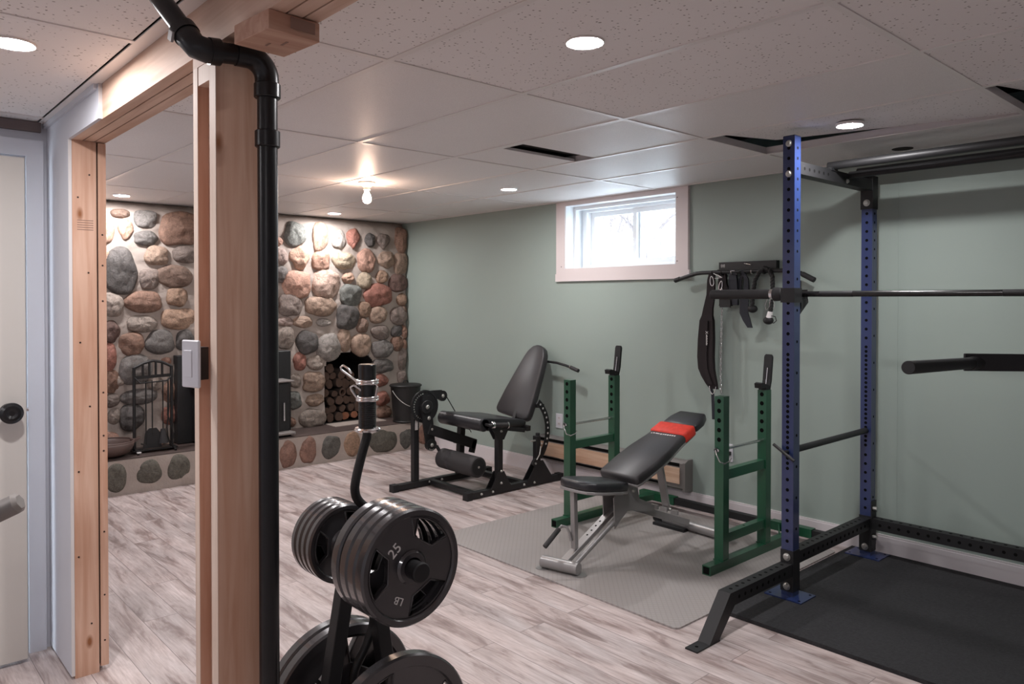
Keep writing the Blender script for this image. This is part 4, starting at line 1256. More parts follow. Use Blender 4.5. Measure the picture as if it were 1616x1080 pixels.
hd = [(-.122, 0), (-.122, .09), (-.095, .165), (.095, .165), (.122, .09), (.122, 0)]
mb = MB(); mb.prism(hd, B0 + ev * .628 + ez * .002, X_, ev, ez, .050, 'vinyl', bev=.014, smooth=True); mb.build('headrest', bn)
mb = MB(); rr = random.Random(2); u = -.10
while u < .075:
    w = rr.choice((.008, .012, .030 if u < -.05 else .010)); mb.prism([(0, 0), (w, 0), (w, .012 if u > -.06 else .007), (0, .010)], B0 + ev * (.474 + rr.uniform(-.003, .003)) + ez * .0524 + X_ * u, X_, ev, ez, .0005, 'white_print'); u += w + .006
mb.build('printed_logo', bn)
mb = MB(); mb.bar(B0 + ev * .375 - ez * .03, (BX + .005, 3.78, .185), .05, .018, 'silver', up=(0, 1, .3)); bolt(mb, (BX + .031, 3.775, .195), (1, 0, 0), .009); mb.build('support_strut', bn)
mb = MB(); mb.tube((BX - .075, 2.815, .150), (BX - .068, 2.918, .228), .0135, 'foam', n=18, bev=.002); ag = mb.build('adjuster_grip', bn)
mb = MB(); mb.path([(BX - .068, 2.916, .227), (BX - .066, 2.935, .240), (BX - .045, 2.955, .235), (BX - .030, 2.958, .205), (BX - .02, 2.960, .165)], .008, 'silver', n=12); mb.build('adjuster_rod', ag)

# ================================================================== LEG EXTENSION MACHINE
lm = thing('leg_machine', 'black leg extension machine with padded seat near the stone hearth', 'exercise machine', (-4.58, 3.8, 0))
def bolts_on(mb, pts, d=(1, 0, 0), r=.008):
    for p in pts: bolt(mb, p, d, r)
for x, y0, y1 in ((-4.87, 3.165, 4.14), (-4.305, 3.43, 4.42)):
    mb = MB(); mb.bar((x, y0, .030), (x, y1, .030), .050, .044, 'black_metal')
    mb.box((x - .029, y0 - .004, 0), (x + .029, y0 + .045, .056), 'rubber'); mb.box((x - .029, y1 - .045, 0), (x + .029, y1 + .004, .056), 'rubber')
    if x > -4.5: bolts_on(mb, [(x + .025, y, .032) for y in (3.56, 3.67, 3.99, 4.10)])
    else: bolts_on(mb, [(x + .025, y, .034) for y in (3.50, 3.62)])
    mb.build('floor_bar', lm)
for y in (3.52, 4.02):
    mb = MB(); mb.bar((-4.845, y, .032), (-4.33, y, .032), .044, .036, 'black_metal', up=(0, 0, 1)); mb.build('cross_bar', lm)
mb = MB(); mb.bar((-4.87, 3.378, .052), (-4.87, 3.378, .66), .050, .044, 'black_metal'); up = mb.build('front_upright', lm)
mb = MB(); mb.box((-4.8446, 3.362, .455), (-4.8438, 3.388, .600), 'white_print'); mb.box((-4.892, 3.3552, .450), (-4.850, 3.356, .605), 'white_print')
for i in range(6): mb.box((-4.887, 3.3546, .47 + i * .02), (-4.859, 3.3550, .478 + i * .02), 'foam')
mb.build('sticker', up)
CD = Vector((-4.832, 3.435, .635))
mb = MB(); mb.tube(CD, CD + X_ * .012, .128, 'black_metal', n=48)
mb.lathe([(.114, .0125), (.114, .016), (.128, .016), (.128, 0)], CD, X_, 'rubber', n=48)
for i in range(20):
    a = math.radians(100 + i * 11); mb.lathe([(0, 0), (.0062, 0)], CD + X_ * .0132 + Y_ * .100 * math.cos(a) + Z_ * .100 * math.sin(a), X_, 'bolt' if i % 5 else 'chrome', n=8, smooth=False)
mb.build('cam_disc', lm)
mb = MB()
P1, P2 = CD + X_ * .030, Vector((-4.800, 3.475, .335))
mb.strip([P1 + Z_ * .085, P1, P2, P2 - Z_ * .02], Y_, [.07, .10, .080, .07], .020, 'black_metal')
mb.tube(CD + X_ * .012, CD + X_ * .052, .052, 'black_metal', n=28, bev=.003); bolt(mb, CD + X_ * .052, X_, .014)
bolt(mb, (-4.79, 3.455, .545), X_, .013)
mb.build('swing_arm', lm)
mb = MB(); mb.bar((-4.79, 3.45, .462), (-4.79, 3.915, .285), .030, .080, 'black_metal', up=(0, 0, 1)); bolt(mb, (-4.781, 3.475, .458), X_, .010)
mb.bar((-4.79, 3.87, .275), (-4.79, 3.915, .262), .03, .10, 'black_metal'); mb.build('link_bar', lm)
mb = MB(); mb.tube(P2 - X_ * .014, P2 + X_ * .022, .045, 'black_metal', n=24); bolt(mb, P2 + X_ * .022, X_, .012)
mb.path([P2 + X_ * .01, P2 + Vector((.02, .05, -.02)), Vector((-4.76, 3.555, .250)), Vector((-4.73, 3.575, .228))], .014, 'black_metal', n=12)
for i in range(5): mb.lathe([(0, 0), (.005, 0)], P2 + X_ * .0225 + Y_ * .037 * math.cos(4.0 + i * .3) + Z_ * .037 * math.sin(4.0 + i * .3), X_, 'bolt', n=8, smooth=False)
mb.build('lower_pivot', lm)
mb = MB(); mb.tube((-4.775, 3.575, .222), (-4.33, 3.575, .218), .077, 'foam', n=36, bev=.006); mb.lathe([(0, 0), (.058, 0), (.058, .001), (.0, .001)], (-4.3298, 3.575, .218), X_, 'rubber', n=30); mb.tube((-4.3299, 3.575, .22), (-4.327, 3.575, .22), .009, 'bolt', n=12)
mb.tube((-4.65, 3.575, .221), (-4.62, 3.575, .221), .0776, 'vinyl_soft', n=36, caps=False)
mb.build('leg_roller', lm)
mb = MB(); mb.strip([(-4.85, 3.46, .712), (-4.85, 3.53, .715), (-4.85, 3.62, .712)], Z_, [.06, .07, .070], .02, 'black_metal'); mb.tube((-4.86, 3.625, .70), (-4.835, 3.625, .70), .042, 'black_metal', n=24); bolt(mb, (-4.835, 3.625, .70), X_, .012)
mb.tube((-4.845, 3.650, .715), (-4.845, 3.795, .50), .004, 'black_metal', n=8); mb.build('stop_bracket', lm)
mb = MB(); mb.bar((-4.845, 3.795, .052), (-4.845, 3.82, .47), .05, .05, 'black_metal', up=(0, 1, 0)); mb.box((-4.885, 3.765, .30), (-4.80, 3.85, .312), 'black_metal')
mb.sphere((-4.81, 3.84, .43), .012, 'bolt', n=10); mb.path([(-4.83, 3.83, .42), (-4.79, 3.86, .41), (-4.77, 3.86, .39)], .004, 'bolt', n=8)
bolts_on(mb, [(-4.82, 3.80, .12)]); mb.build('middle_post', lm)
def gusset(mb, y, z, w, h, m='black_metal', up=True):
    s = 1 if up else -1
    pts = [(y - w, z), (y - w * .72, z + s * h * .35), (y - .03, z + s * h), (y + .03, z + s * h), (y + w * .72, z + s * h * .35), (y + w, z)]
    for x in (-4.335, -4.281): mb.prism(pts, (x, 0, 0), Y_, Z_, X_, .006, m)
mb = MB(); mb.bar((-4.305, 3.750, .052), (-4.305, 3.750, .490), .046, .048, 'black_metal', up=(0, 1, 0))
gusset(mb, 3.75, .045, .105, .125); gusset(mb, 3.75, .500, .090, .09, up=False)
bolts_on(mb, [(-4.275, 3.75, z) for z in (.085, .175, .475)]); mb.build('seat_post', lm)
mb = MB(); mb.bar((-4.305, 4.150, .052), (-4.305, 4.150, .39), .046, .044, 'black_metal', up=(0, 1, 0)); gusset(mb, 4.16, .045, .14, .15)
mb.tube((-4.305, 4.16, .385), (-4.305, 4.16, .41), .017, 'black_metal'); mb.tube((-4.30, 4.08, .355), (-4.30, 4.13, .355), .008, 'bolt', n=10); bolt(mb, (-4.275, 4.17, .33), X_, .006)
mb.path([(-4.27, 4.16, .31), (-4.265, 4.145, .25), (-4.265, 4.09, .185)], .005, 'bolt', n=8)
mb.bar((-4.27, 4.105, .215), (-4.27, 4.075, .170), .02, .042, 'black_metal', up=(0, 1, 0)); mb.tube((-4.258, 4.09, .185), (-4.25, 4.09, .185), .008, 'bolt', n=10)
mb.build('rear_post', lm)
# perforated adjuster arc
CA, RA = Vector((-4.290, 3.955, .43)), .300
mb = MB()
pts = arc(CA, RA, math.radians(-44), math.radians(50), 22, Y_, Z_)
for i in range(22):
    a, b2 = pts[i], pts[i + 1]
    mb.bar(a - (b2 - a) * .08, b2 + (b2 - a) * .08, .008, .046, 'black_metal', up=((a + b2) / 2 - CA), bev=0)
for i in range(9):
    a = math.radians(-22 + i * 8.2); mb.lathe([(0, 0), (.0085, 0)], CA + Y_ * RA * math.cos(a) + Z_ * RA * math.sin(a) + X_ * .0046, X_, 'white_print', n=10, smooth=False)
mb.build('adjuster_arc', lm)
mb = MB()
mb.prism([(3.615, .515), (3.60, .545), (3.615, .572), (3.66, .577), (4.02, .530), (4.06, .515), (4.06, .490), (4.02, .470), (3.66, .478)], (-4.83, 0, 0), Y_, Z_, X_, .50, 'vinyl', bev=.008, smooth=True)
mb.tube((-4.86, 3.635, .528), (-4.33, 3.635, .528), .052, 'vinyl', n=28, bev=.008); mb.build('seat', lm)
mb = MB(); mb.tube((-4.90, 3.645, .530), (-4.87, 3.645, .530), .024, 'chrome', n=20, bev=.003); mb.tube((-4.88, 3.645, .530), (-4.25, 3.645, .530), .012, 'black_metal', n=14)
mb.tube((-4.275, 3.665, .530), (-4.262, 3.80, .518), .018, 'foam', n=18, bev=.003); mb.tube((-4.276, 3.655, .531), (-4.272, 3.68, .529), .026, 'chrome', n=20, bev=.003); mb.lathe([(.018, 0), (.026, 0), (.026, .008), (.018, .008)], (-4.262, 3.795, .518), (.09, 1, -.08), 'chrome', n=20)
mb.build('side_handle', lm)
mb = MB(); mb.bar((-4.36, 3.86, .475), (-4.33, 4.03, .445), .05, .03, 'black_metal'); mb.bar((-4.42, 3.83, .50), (-4.40, 4.06, .475), .06, .035, 'black_metal'); mb.build('seat_frame', lm)
# backrest
ba = math.atan2(.575, .255)
ev = Vector((.115, math.cos(ba) * 1.03, math.sin(ba))).normalized(); ez = X_.cross(ev).normalized()
w0 = [(-.165, 0), (-.198, .022), (-.202, .06), (-.185, .20), (-.14, .43), (-.118, .52), (-.10, .57), (-.065, .612), (-.022, .63), (.022, .63), (.065, .612), (.10, .57), (.118, .52), (.14, .43), (.185, .20), (.202, .06), (.198, .022), (.165, 0)]
mb = MB(); mb.prism(w0, (-4.575, 4.158, .498), ev.cross(ez).normalized(), ev, ez, .062, 'vinyl_soft', bev=.014, smooth=True); mb.build('backrest', lm)
mb = MB(); mb.bar((-4.53, 4.17, .60), (-4.50, 4.08, .46), .05, .03, 'black_metal', up=(1, 0, 0)); mb.bar((-4.50, 4.07, .465), (-4.31, 4.07, .455), .04, .04, 'black_metal')
mb.bar((-4.52, 4.215, .60), (-4.30, 4.215, .62), .03, .03, 'black_metal'); mb.build('back_frame', lm)
mb = MB(); mb.path([(-4.60, 4.395, .94), (-4.43, 4.400, .955), (-4.33, 4.40, .952), (-4.22, 4.39, .938), (-4.155, 4.385, .925)], .010, 'black_metal', n=14)
mb.tube((-4.165, 4.386, .927), (-4.160, 4.386, .926), .0155, 'chrome', n=16); mb.tube((-4.158, 4.385, .926), (-4.070, 4.380, .905), .0150, 'foam', n=16, bev=.002); mb.build('shoulder_handle', lm)

# ================================================================== WEIGHT TREE, PLATES, CURL BAR
wt = thing('weight_tree', 'black A-frame weight tree loaded with plates in the foreground', 'weight rack', (-1.83, 1.08, 0))
for y0, y1 in ((1.060, .925), (1.110, 1.225)):
    mb = MB(); mb.bar((-1.83, y0, .800), (-1.83, y1, .045), .040, .040, 'black_metal', up=(1, 0, 0)); mb.build('leg', wt)
for y in (.92, 1.23):
    mb = MB(); mb.box((-2.11, y - .02, 0), (-1.55, y + .02, .045), 'black_metal'); mb.box((-2.12, y - .024, 0), (-2.09, y + .024, .05), 'rubber'); mb.box((-1.57, y - .024, 0), (-1.54, y + .024, .05), 'rubber'); mb.build('foot', wt)
for a_, b_ in (((-1.85, .95, .10), (-1.81, 1.20, .14)), ((-1.852, .97, .315), (-1.808, 1.19, .365)), ((-1.852, 1.045, .765), (-1.808, 1.125, .815))):
    mb = MB(); mb.box(a_, b_, 'black_metal'); mb.build('cross_member', wt)
PY0 = 1.087
for z, n in ((.787, 'upper'), (.34, 'lower')):
    for s in (-1, 1):
        mb = MB(); x0 = -1.83 + s * .020; x1 = -1.83 + s * .290
        mb.tube((x0, PY0, z), (x1, PY0, z + .0), .0235, 'black_metal', n=28, bev=.002); mb.tube((x1 - s * .01, PY0, z), (x1 + s * .004, PY0, z), .0255, 'rubber', n=28, bev=.003); mb.build('weight_peg', wt)
mb = MB(); mb.lathe([(.0, .0), (.034, 0), (.034, .10), (.0285, .10), (.0285, .01), (0, .01)], (-1.872, 1.135, .045), Z_, 'black_metal', n=28); mb.box((-1.875, 1.13, .05), (-1.83, 1.24, .06), 'black_metal'); mb.build('bar_holder', wt)

def make_plate(D, th, bore, label, cat_group, nwin=3, word='25', fan=True, rim=.021):
    t = thing('weight_plate', label, 'weight plate', (0, 0, 0), cat_group)
    R_ = D / 2
    mb = MB()
    # rim ring, rounded
    pr = [(R_ - rim, -th / 2 * .7), (R_ - rim + .004, -th / 2), (R_ - .005, -th / 2), (R_, -th / 2 + .006), (R_, th / 2 - .006), (R_ - .005, th / 2), (R_ - rim + .004, th / 2), (R_ - rim, th / 2 * .7), (R_ - rim, -th / 2 * .7)]
    mb.lathe(pr, (0, 0, 0), X_, 'iron', n=72)
    hub = [(bore, -th / 2), (bore + .012, -th / 2), (bore + .018, -th / 2 + .006), (bore + .018, th / 2 - .006), (bore + .012, th / 2), (bore, th / 2), (bore, -th / 2)]
    mb.lathe(hub, (0, 0, 0), X_, 'iron', n=40)
    # web with windows: straight inner edge, curved outer edge
    outer = [((R_ - rim + .004) * math.cos(2 * PI * k / 72), (R_ - rim + .004) * math.sin(2 * PI * k / 72)) for k in range(72)]
    inner = [((bore + .014) * math.cos(2 * PI * k / 32), (bore + .014) * math.sin(2 * PI * k / 32)) for k in range(32)]
    hs_ = [inner]
    ro, di = R_ - rim - .004, R_ * .46
    for k in range(nwin):
        c = math.radians(58) + 2 * PI * k / nwin
        hw = math.radians(31)
        win = []
        for i in range(11):
            a = c - hw + 2 * hw * i / 10
            win.append((ro * math.cos(a), ro * math.sin(a)))
        for a in (c + hw * .8, c, c - hw * .8):
            r_ = di / math.cos(a - c)
            win.append((r_ * math.cos(a), r_ * math.sin(a)))
        hs_.append(win)
    mb.prism(outer, (-th * .27, 0, 0), Y_, Z_, X_, th * .54, 'iron', holes=hs_)
    for win in hs_[1:]:                                   # raised lips round the windows
        mb.path([Vector((th * .27, u, v)) for u, v in win], .0028, 'iron', n=6, closed=True)
    body = mb.build('plate_body', t)
    mb = MB()
    def wd(s_, ang, rad, size):
        a = math.radians(ang)
        rdir = Vector((0, math.cos(a), math.sin(a))); tdir = Vector((0, math.sin(a), -math.cos(a)))
        o = rdir * rad - tdir * size * len(s_) * .28
        text_mb(mb, s_, Vector((th * .27 + .0002, 0, 0)) + o, tdir, rdir, size, 'white_print', .0012)
    if word:
        wd(word, 132, R_ * .40, R_ * .25); mb.build('cast_number', t)
        mb = MB(); wd('LB', 243, R_ * .52, R_ * .18); mb.build('cast_letters', t)
    return t
p25 = make_plate(.296, .036, .0255, 'black three-window weight plate marked 25 on the weight tree, outermost of the upper front stack', 'plates on the upper front peg')
p25.location = (-1.594, PY0, .790)
p25.rotation_euler = (0, 0, 0)
for x, lab in ((-1.6315, 'black weight plate second from the outer end of the upper front stack'), (-1.669, 'black weight plate third from the outer end of the upper front stack'), (-1.7115, 'black weight plate innermost on the upper front peg, against the tree')):
    dup(p25, (x, PY0, .790), lab, rot=(2.4 + x * 3, 0, 0))
p10 = make_plate(.226, .026, .0255, 'small black weight plate innermost of the back stack, its face towards the tree', 'small plates on the upper rear peg', word='', rim=.018)
p10.location = (-1.924, PY0, .770)
for x, lab in ((-1.953, 'small black weight plate second from the tree in the back stack'), (-1.982, 'small black weight plate third from the tree in the back stack'), (-2.011, 'small black weight plate outermost in the back stack')):
    dup(p10, (x, PY0, .770), lab, rot=(x * 33, 0, 0))
p45 = make_plate(.450, .038, .0255, 'large black weight plate low on the rear peg, nearer the legs of the tree', 'large plates on the lower pegs', word='45', rim=.034)
p45.location = (-1.925, PY0, .312)
dup(p45, (-1.966, PY0, .312), 'large black weight plate low on the rear peg, outer one behind the tree legs', rot=(.7, 0, 0))
dup(p45, (-1.650, PY0, .318), 'large black weight plate low on the front peg, below the plate marked 25', rot=(1.2, 0, 0))

cb = thing('curl_bar', 'black bent curl bar standing upright behind the weight plates', 'barbell', (-1.872, 1.135, .06))
mb = MB()
zs = [(.06, 1.135), (.24, 1.135), (.27, 1.133), (.33, 1.100), (.37, 1.089), (.42, 1.092), (.48, 1.130), (.53, 1.152), (.58, 1.155), (.66, 1.137), (.72, 1.137), (.80, 1.160), (.835, 1.158), (.855, 1.150), (.895, 1.108), (.925, 1.095), (.96, 1.098), (1.03, 1.118), (1.075, 1.133), (1.10, 1.135)]
P = [Vector((-1.872, y, z)) for z, y in zs]
sp = []
for i in range(len(P) - 1):
    p0, p1, p2, p3 = P[max(i - 1, 0)], P[i], P[i + 1], P[min(i + 2, len(P) - 1)]
    for k in range(4):
        t = k / 4
        sp.append(.5 * ((2 * p1) + (-p0 + p2) * t + (2 * p0 - 5 * p1 + 4 * p2 - p3) * t * t + (-p0 + 3 * p1 - 3 * p2 + p3) * t ** 3))
sp.append(P[-1])
mb.path(sp, .0130, 'black_metal', n=18); mb.build('bent_shaft', cb)
mb = MB()
mb.tube((-1.872, 1.135, 1.10), (-1.872, 1.135, 1.282), .0248, 'bar_steel', n=36, bev=.002)
for i in range(10): mb.lathe([(.0248, 0), (.0253, .0012), (.0248, .0024)], (-1.872, 1.135, 1.112 + i * .006), Z_, 'bar_steel', n=36)
mb.build('sleeve', cb)
mb = MB(); mb.lathe([(0, 0), (.026, 0), (.036, .004), (.037, .009), (.034, .013), (.025, .015)], (-1.872, 1.135, 1.089), Z_, 'chrome', n=36); mb.build('collar_flange', cb)
mb = MB(); mb.tube((-1.872, 1.135, .062), (-1.872, 1.135, .23), .0248, 'bar_steel', n=30); mb.build('sleeve', cb)
def spring(zc, label, a_dir, second):
    t = thing('spring_collar', label, 'barbell clip', (-1.872, 1.135, zc - .006), 'chrome spring clips on the curl bar')
    c = Vector((-1.872, 1.135, zc))
    mb = MB()
    for dz in (-.0035, .0035): mb.path([c + Z_ * dz + Vector((math.cos(a), math.sin(a), 0)) * .0290 for a in [2 * PI * i / 36 for i in range(36)]], .0040, 'chrome', n=8, closed=True)
    mb.build('coil', t)
    for k, (ang, L, dz) in enumerate(second):
        d = Vector((math.cos(ang), math.sin(ang), 0)); q = Vector((-math.sin(ang), math.cos(ang), 0))
        st = c + d * .028
        mb = MB()
        mb.path([st, st + d * L * .9 + Z_ * dz * .9, st + d * L + Z_ * dz, st + d * (L + .002) + Z_ * (dz + .008), st + d * (L - .006) + Z_ * (dz + .013) + q * .003, st + d * (L - .022) + Z_ * (dz + .003) + q * .008, st + d * (L - .030) + Z_ * (dz - .010) + q * .008], .0032, 'chrome', n=8)
        mb.build('clip_handle', t)
    return t
al = math.atan2(-.742, -.670)     # towards the viewer's left
spring(1.232, 'chrome spring clip on the curl bar, upper of the two', 0, [(al, .045, .034)])
spring(1.185, 'chrome spring clip on the curl bar, lower of the two', 0, [(al + .5, .018, .026), (al + PI - .5, .006, .026)])

# ================================================================== GEAR HUNG ON THE GREEN WALL
WY = 4.405
hk = thing('wall_hook_rack', 'black steel hook rack with a small white mark on the green wall', 'hook rack', (-2.64, 4.46, 1.64))
mb = MB(); mb.box((-2.845, 4.440, 1.660), (-2.43, 4.480, 1.716), 'black_metal'); mb.box((-2.83, 4.400, 1.662), (-2.50, 4.440, 1.6665), 'black_metal'); mb.build('back_plate', hk)
mb = MB()
for dx in (0, .017):
    for dz in (0, .011): mb.path([Vector((-2.822 + dx + .006 * math.cos(a), 4.4395, 1.686 + dz * .9 + .0045 * math.sin(a))) for a in [2 * PI * i / 14 for i in range(14)]], .0013, 'white_print', n=5, closed=True)
mb.build('white_mark', hk)
for x in (-2.86, -2.79, -2.715, -2.65, -2.57, -2.49, -2.45):
    mb = MB(); mb.path([(x, 4.455, 1.660), (x, 4.425, 1.640), (x, 4.400, 1.630), (x, 4.380, 1.636), (x, 4.376, 1.655)], .0045, 'chrome' if x in (-2.715, -2.57) else 'black_metal', n=8); mb.build('hook', hk)
mb = MB(); mb.tube((-2.655, 4.4392, 1.703), (-2.60, 4.430, 1.692), .0022, 'chrome', n=6); mb.build('loose_pin', hk)
mb = MB(); mb.path([(-3.172, WY, 1.600), (-3.04, WY, 1.634), (-3.00, WY, 1.644), (-2.95, WY, 1.648), (-2.60, WY, 1.650), (-2.34, WY, 1.648), (-2.29, WY, 1.642), (-2.25, WY, 1.628), (-2.165, WY, 1.585)], .0135, 'black_metal', n=18)
mb.tube((-3.176, WY, 1.599), (-3.13, WY, 1.612), .0160, 'rubber', n=18, bev=.002); mb.tube((-2.162, WY, 1.583), (-2.24, WY, 1.623), .0165, 'rubber', n=18, bev=.002)
tag(mb.build('lat_bar'), 'long black pulldown bar with bent ends hung across the hook rack', 'pulldown bar')
# dip belt
db = thing('dip_belt', 'long padded black dip belt hanging left of the chain on the green wall', 'belt', (-2.88, 4.40, .84))
bp_ = [(-2.868, 1.655, .045), (-2.878, 1.60, .055), (-2.880, 1.50, .062), (-2.90, 1.405, .072), (-2.906, 1.36, .080), (-2.910, 1.325, .102), (-2.914, 1.20, .118), (-2.918, 1.08, .120), (-2.912, 1.00, .118), (-2.895, .95, .105), (-2.872, .90, .082), (-2.855, .868, .060)]
mb = MB(); mb.strip([(x, WY - .004, z) for x, z, w in bp_], X_, [w for x, z, w in bp_], [.012, .014, .016, .018, .020, .028, .030, .030, .028, .026, .022, .016], 'nylon'); mb.build('padded_belt', db)
mb = MB()
mb.strip([(x + .003, WY - .024, z) for x, z, w in bp_[5:-1]], X_, .034, .006, 'nylon'); mb.build('webbing', db)
mb = MB(); text_mb(mb, 'X', (-2.905, WY - .0285, 1.255), (0, 0, -1), (1, 0, 0), .028, 'white_print')
for i in range(9): mb.box((-2.902, WY - .0285, 1.225 - i * .008), (-2.893 + .003 * (i % 2), WY - .028, 1.230 - i * .008), 'white_print')
mb.build('white_logo', db)
mb = MB(); mb.path([(-2.885, WY - .012, .885), (-2.878, WY - .016, .850), (-2.858, WY - .018, .832), (-2.838, WY - .016, .85), (-2.835, WY - .012, .885)], .0035, 'chrome', n=8); mb.build('steel_ring', db)
mb = MB(); mb.strip([(-2.905, WY, 1.0), (-2.892, WY + .005, .90), (-2.872, WY + .008, .83), (-2.868, WY + .01, .72), (-2.866, WY + .01, .66)], X_, .022, .004, 'strap_blue'); mb.build('tail_strap', db)
# chain
mb = MB(); z = 1.53; i = 0
while z > .845:
    x = -2.792 - .010 * math.sin((1.5 - z) * 3); c = Vector((x, WY - .005, z))
    u = X_ if i % 2 else Y_
    mb.path([c + u * .0055 * math.cos(a) + Z_ * .0125 * math.sin(a) for a in [2 * PI * k / 10 for k in range(10)]], .0021, 'chrome', n=5, closed=True); z -= .0195; i += 1
tag(mb.build('steel_chain'), 'thin steel chain hanging beside the dip belt', 'chain')
def carab(x, z, h, w, label, tilt=0.0):
    mb = MB(); pts = []
    for a in [2 * PI * k / 18 for k in range(18)]:
        u, v = w * math.cos(a) * (1.15 - .25 * math.sin(a)), h * math.sin(a)
        pts.append(Vector((x + u * math.cos(tilt) - v * math.sin(tilt), WY - .035, z + u * math.sin(tilt) + v * math.cos(tilt))))
    mb.path(pts, .0035, 'chrome', n=8, closed=True)
    return tag(mb.build('carabiner'), label, 'carabiner')
carab(-2.853, 1.590, .032, .012, 'chrome carabiner at the top of the dip belt', .12)
carab(-2.786, 1.560, .030, .010, 'chrome carabiner at the top of the steel chain', -.2)
mb = MB(); mb.tube((-2.84, WY - .036, 1.640), (-2.775, WY - .036, 1.612), .0035, 'chrome', n=8); mb.tube((-2.775, WY - .036, 1.612), (-2.83, WY - .036, 1.607), .0028, 'chrome', n=8)
tag(mb.build('snap_clip'), 'open chrome snap clip above the two carabiners', 'clip')
# straps and cuffs
mb = MB(); mb.strip([(-2.80, WY + .01, 1.655), (-2.795, WY + .006, 1.57), (-2.77, WY, 1.50), (-2.765, WY, 1.44), (-2.77, WY, 1.425)], X_, [.05, .06, .085, .095, .09], .022, 'nylon')
mb.strip([(-2.805, WY - .014, 1.44), (-2.725, WY - .014, 1.44)], Z_, .05, .008, 'rubber')
tag(mb.build('ankle_cuff'), 'wide black ankle cuff hanging behind the barbell sleeve end', 'ankle cuff')
mb = MB(); mb.strip([(-2.715, WY, 1.66), (-2.712, WY - .004, 1.60), (-2.708, WY, 1.50), (-2.705, WY, 1.43)], X_, [.035, .06, .065, .055], .020, 'strap_blue')
mb.path([(-2.735, WY, 1.635), (-2.725, WY - .01, 1.655), (-2.70, WY - .01, 1.655), (-2.69, WY, 1.63)], .004, 'chrome', n=8)
tag(mb.build('ankle_cuff'), 'black ankle cuff with a chrome ring, in the middle of the hook rack', 'ankle cuff')
mb = MB(); mb.strip([(-2.640, WY + .012, 1.655), (-2.668, WY + .008, 1.60), (-2.668, WY + .006, 1.54), (-2.645, WY, 1.49), (-2.64, WY, 1.46)], X_, .022, .006, 'strap_blue')
mb.strip([(-2.645, WY - .012, 1.655), (-2.612, WY - .012, 1.60), (-2.612, WY - .010, 1.54), (-2.628, WY - .006, 1.47), (-2.632, WY - .004, 1.38), (-2.612, WY - .004, 1.33), (-2.588, WY - .004, 1.285)], X_, [.022, .03, .035, .060, .062, .052, .034], .008, 'strap_blue')
tag(mb.build('hand_strap'), 'navy-black looped strap with a pointed tail, left of the rope', 'strap')
# triceps rope
tr = thing('triceps_rope', 'black twisted rope with rubber ends hanging on the hook rack', 'rope', (-2.49, 4.40, 1.30))
def rope(mb, pts, r, m):
    P = [Vector(p) for p in pts]
    mb.path(P, r, m, n=10)
    L = 0; k = 0
    segs = []
    for i in range(len(P) - 1):
        n = max(2, int((P[i + 1] - P[i]).length / .004))
        for j in range(n): segs.append((P[i].lerp(P[i + 1], j / n), (P[i + 1] - P[i]).normalized()))
    for ph in (0, 2.1, 4.2):
        hp = []
        for i, (p, d) in enumerate(segs):
            a = ph + i * .42
            x, y, z = frame(d, Y_)
            hp.append(p + x * r * .55 * math.cos(a) + y * r * .55 * math.sin(a))
        mb.path(hp, r * .62, m, n=6)
lw = [(-2.478, WY - .02, 1.668), (-2.515, WY - .02, 1.645), (-2.545, WY - .02, 1.59), (-2.558, WY - .02, 1.52), (-2.565, WY - .02, 1.43)]
rw = [(-2.478, WY - .02, 1.668), (-2.448, WY - .02, 1.655), (-2.425, WY - .02, 1.61), (-2.424, WY - .02, 1.53), (-2.438, WY - .02, 1.39)]
for pts, end in ((lw, (-2.562, 1.407)), (rw, (-2.452, 1.335))):
    mb = MB(); rope(mb, pts, .0125, 'rope'); st = mb.build('rope_strand', tr)
    mb = MB(); mb.sphere((end[0], WY - .02, end[1]), .027, 'rubber', (1.25, 1, .95), 20); mb.build('rubber_end', st)
mb = MB(); mb.tube((-2.438, WY - .02, 1.392), (-2.447, WY - .02, 1.352), .0155, 'tape', r2=.020, n=16); mb.build('white_tape', tr)
mb = MB(); mb.path([(-2.45, WY - .036, 1.47), (-2.465, WY - .04, 1.43), (-2.455, WY - .04, 1.40), (-2.435, WY - .04, 1.42), (-2.425, WY - .038, 1.50), (-2.412, WY - .036, 1.47), (-2.402, WY - .036, 1.43), (-2.408, WY - .036, 1.41)], .0016, 'chrome', n=6)
mb.path([(-2.425, WY - .03, 1.365), (-2.40, WY - .03, 1.36), (-2.392, WY - .03, 1.335), (-2.41, WY - .03, 1.32), (-2.44, WY - .03, 1.325)], .003, 'rubber', n=6)
tag(mb.build('wire_clip'), 'thin wire clip dangling at the white-taped end of the rope', 'clip')

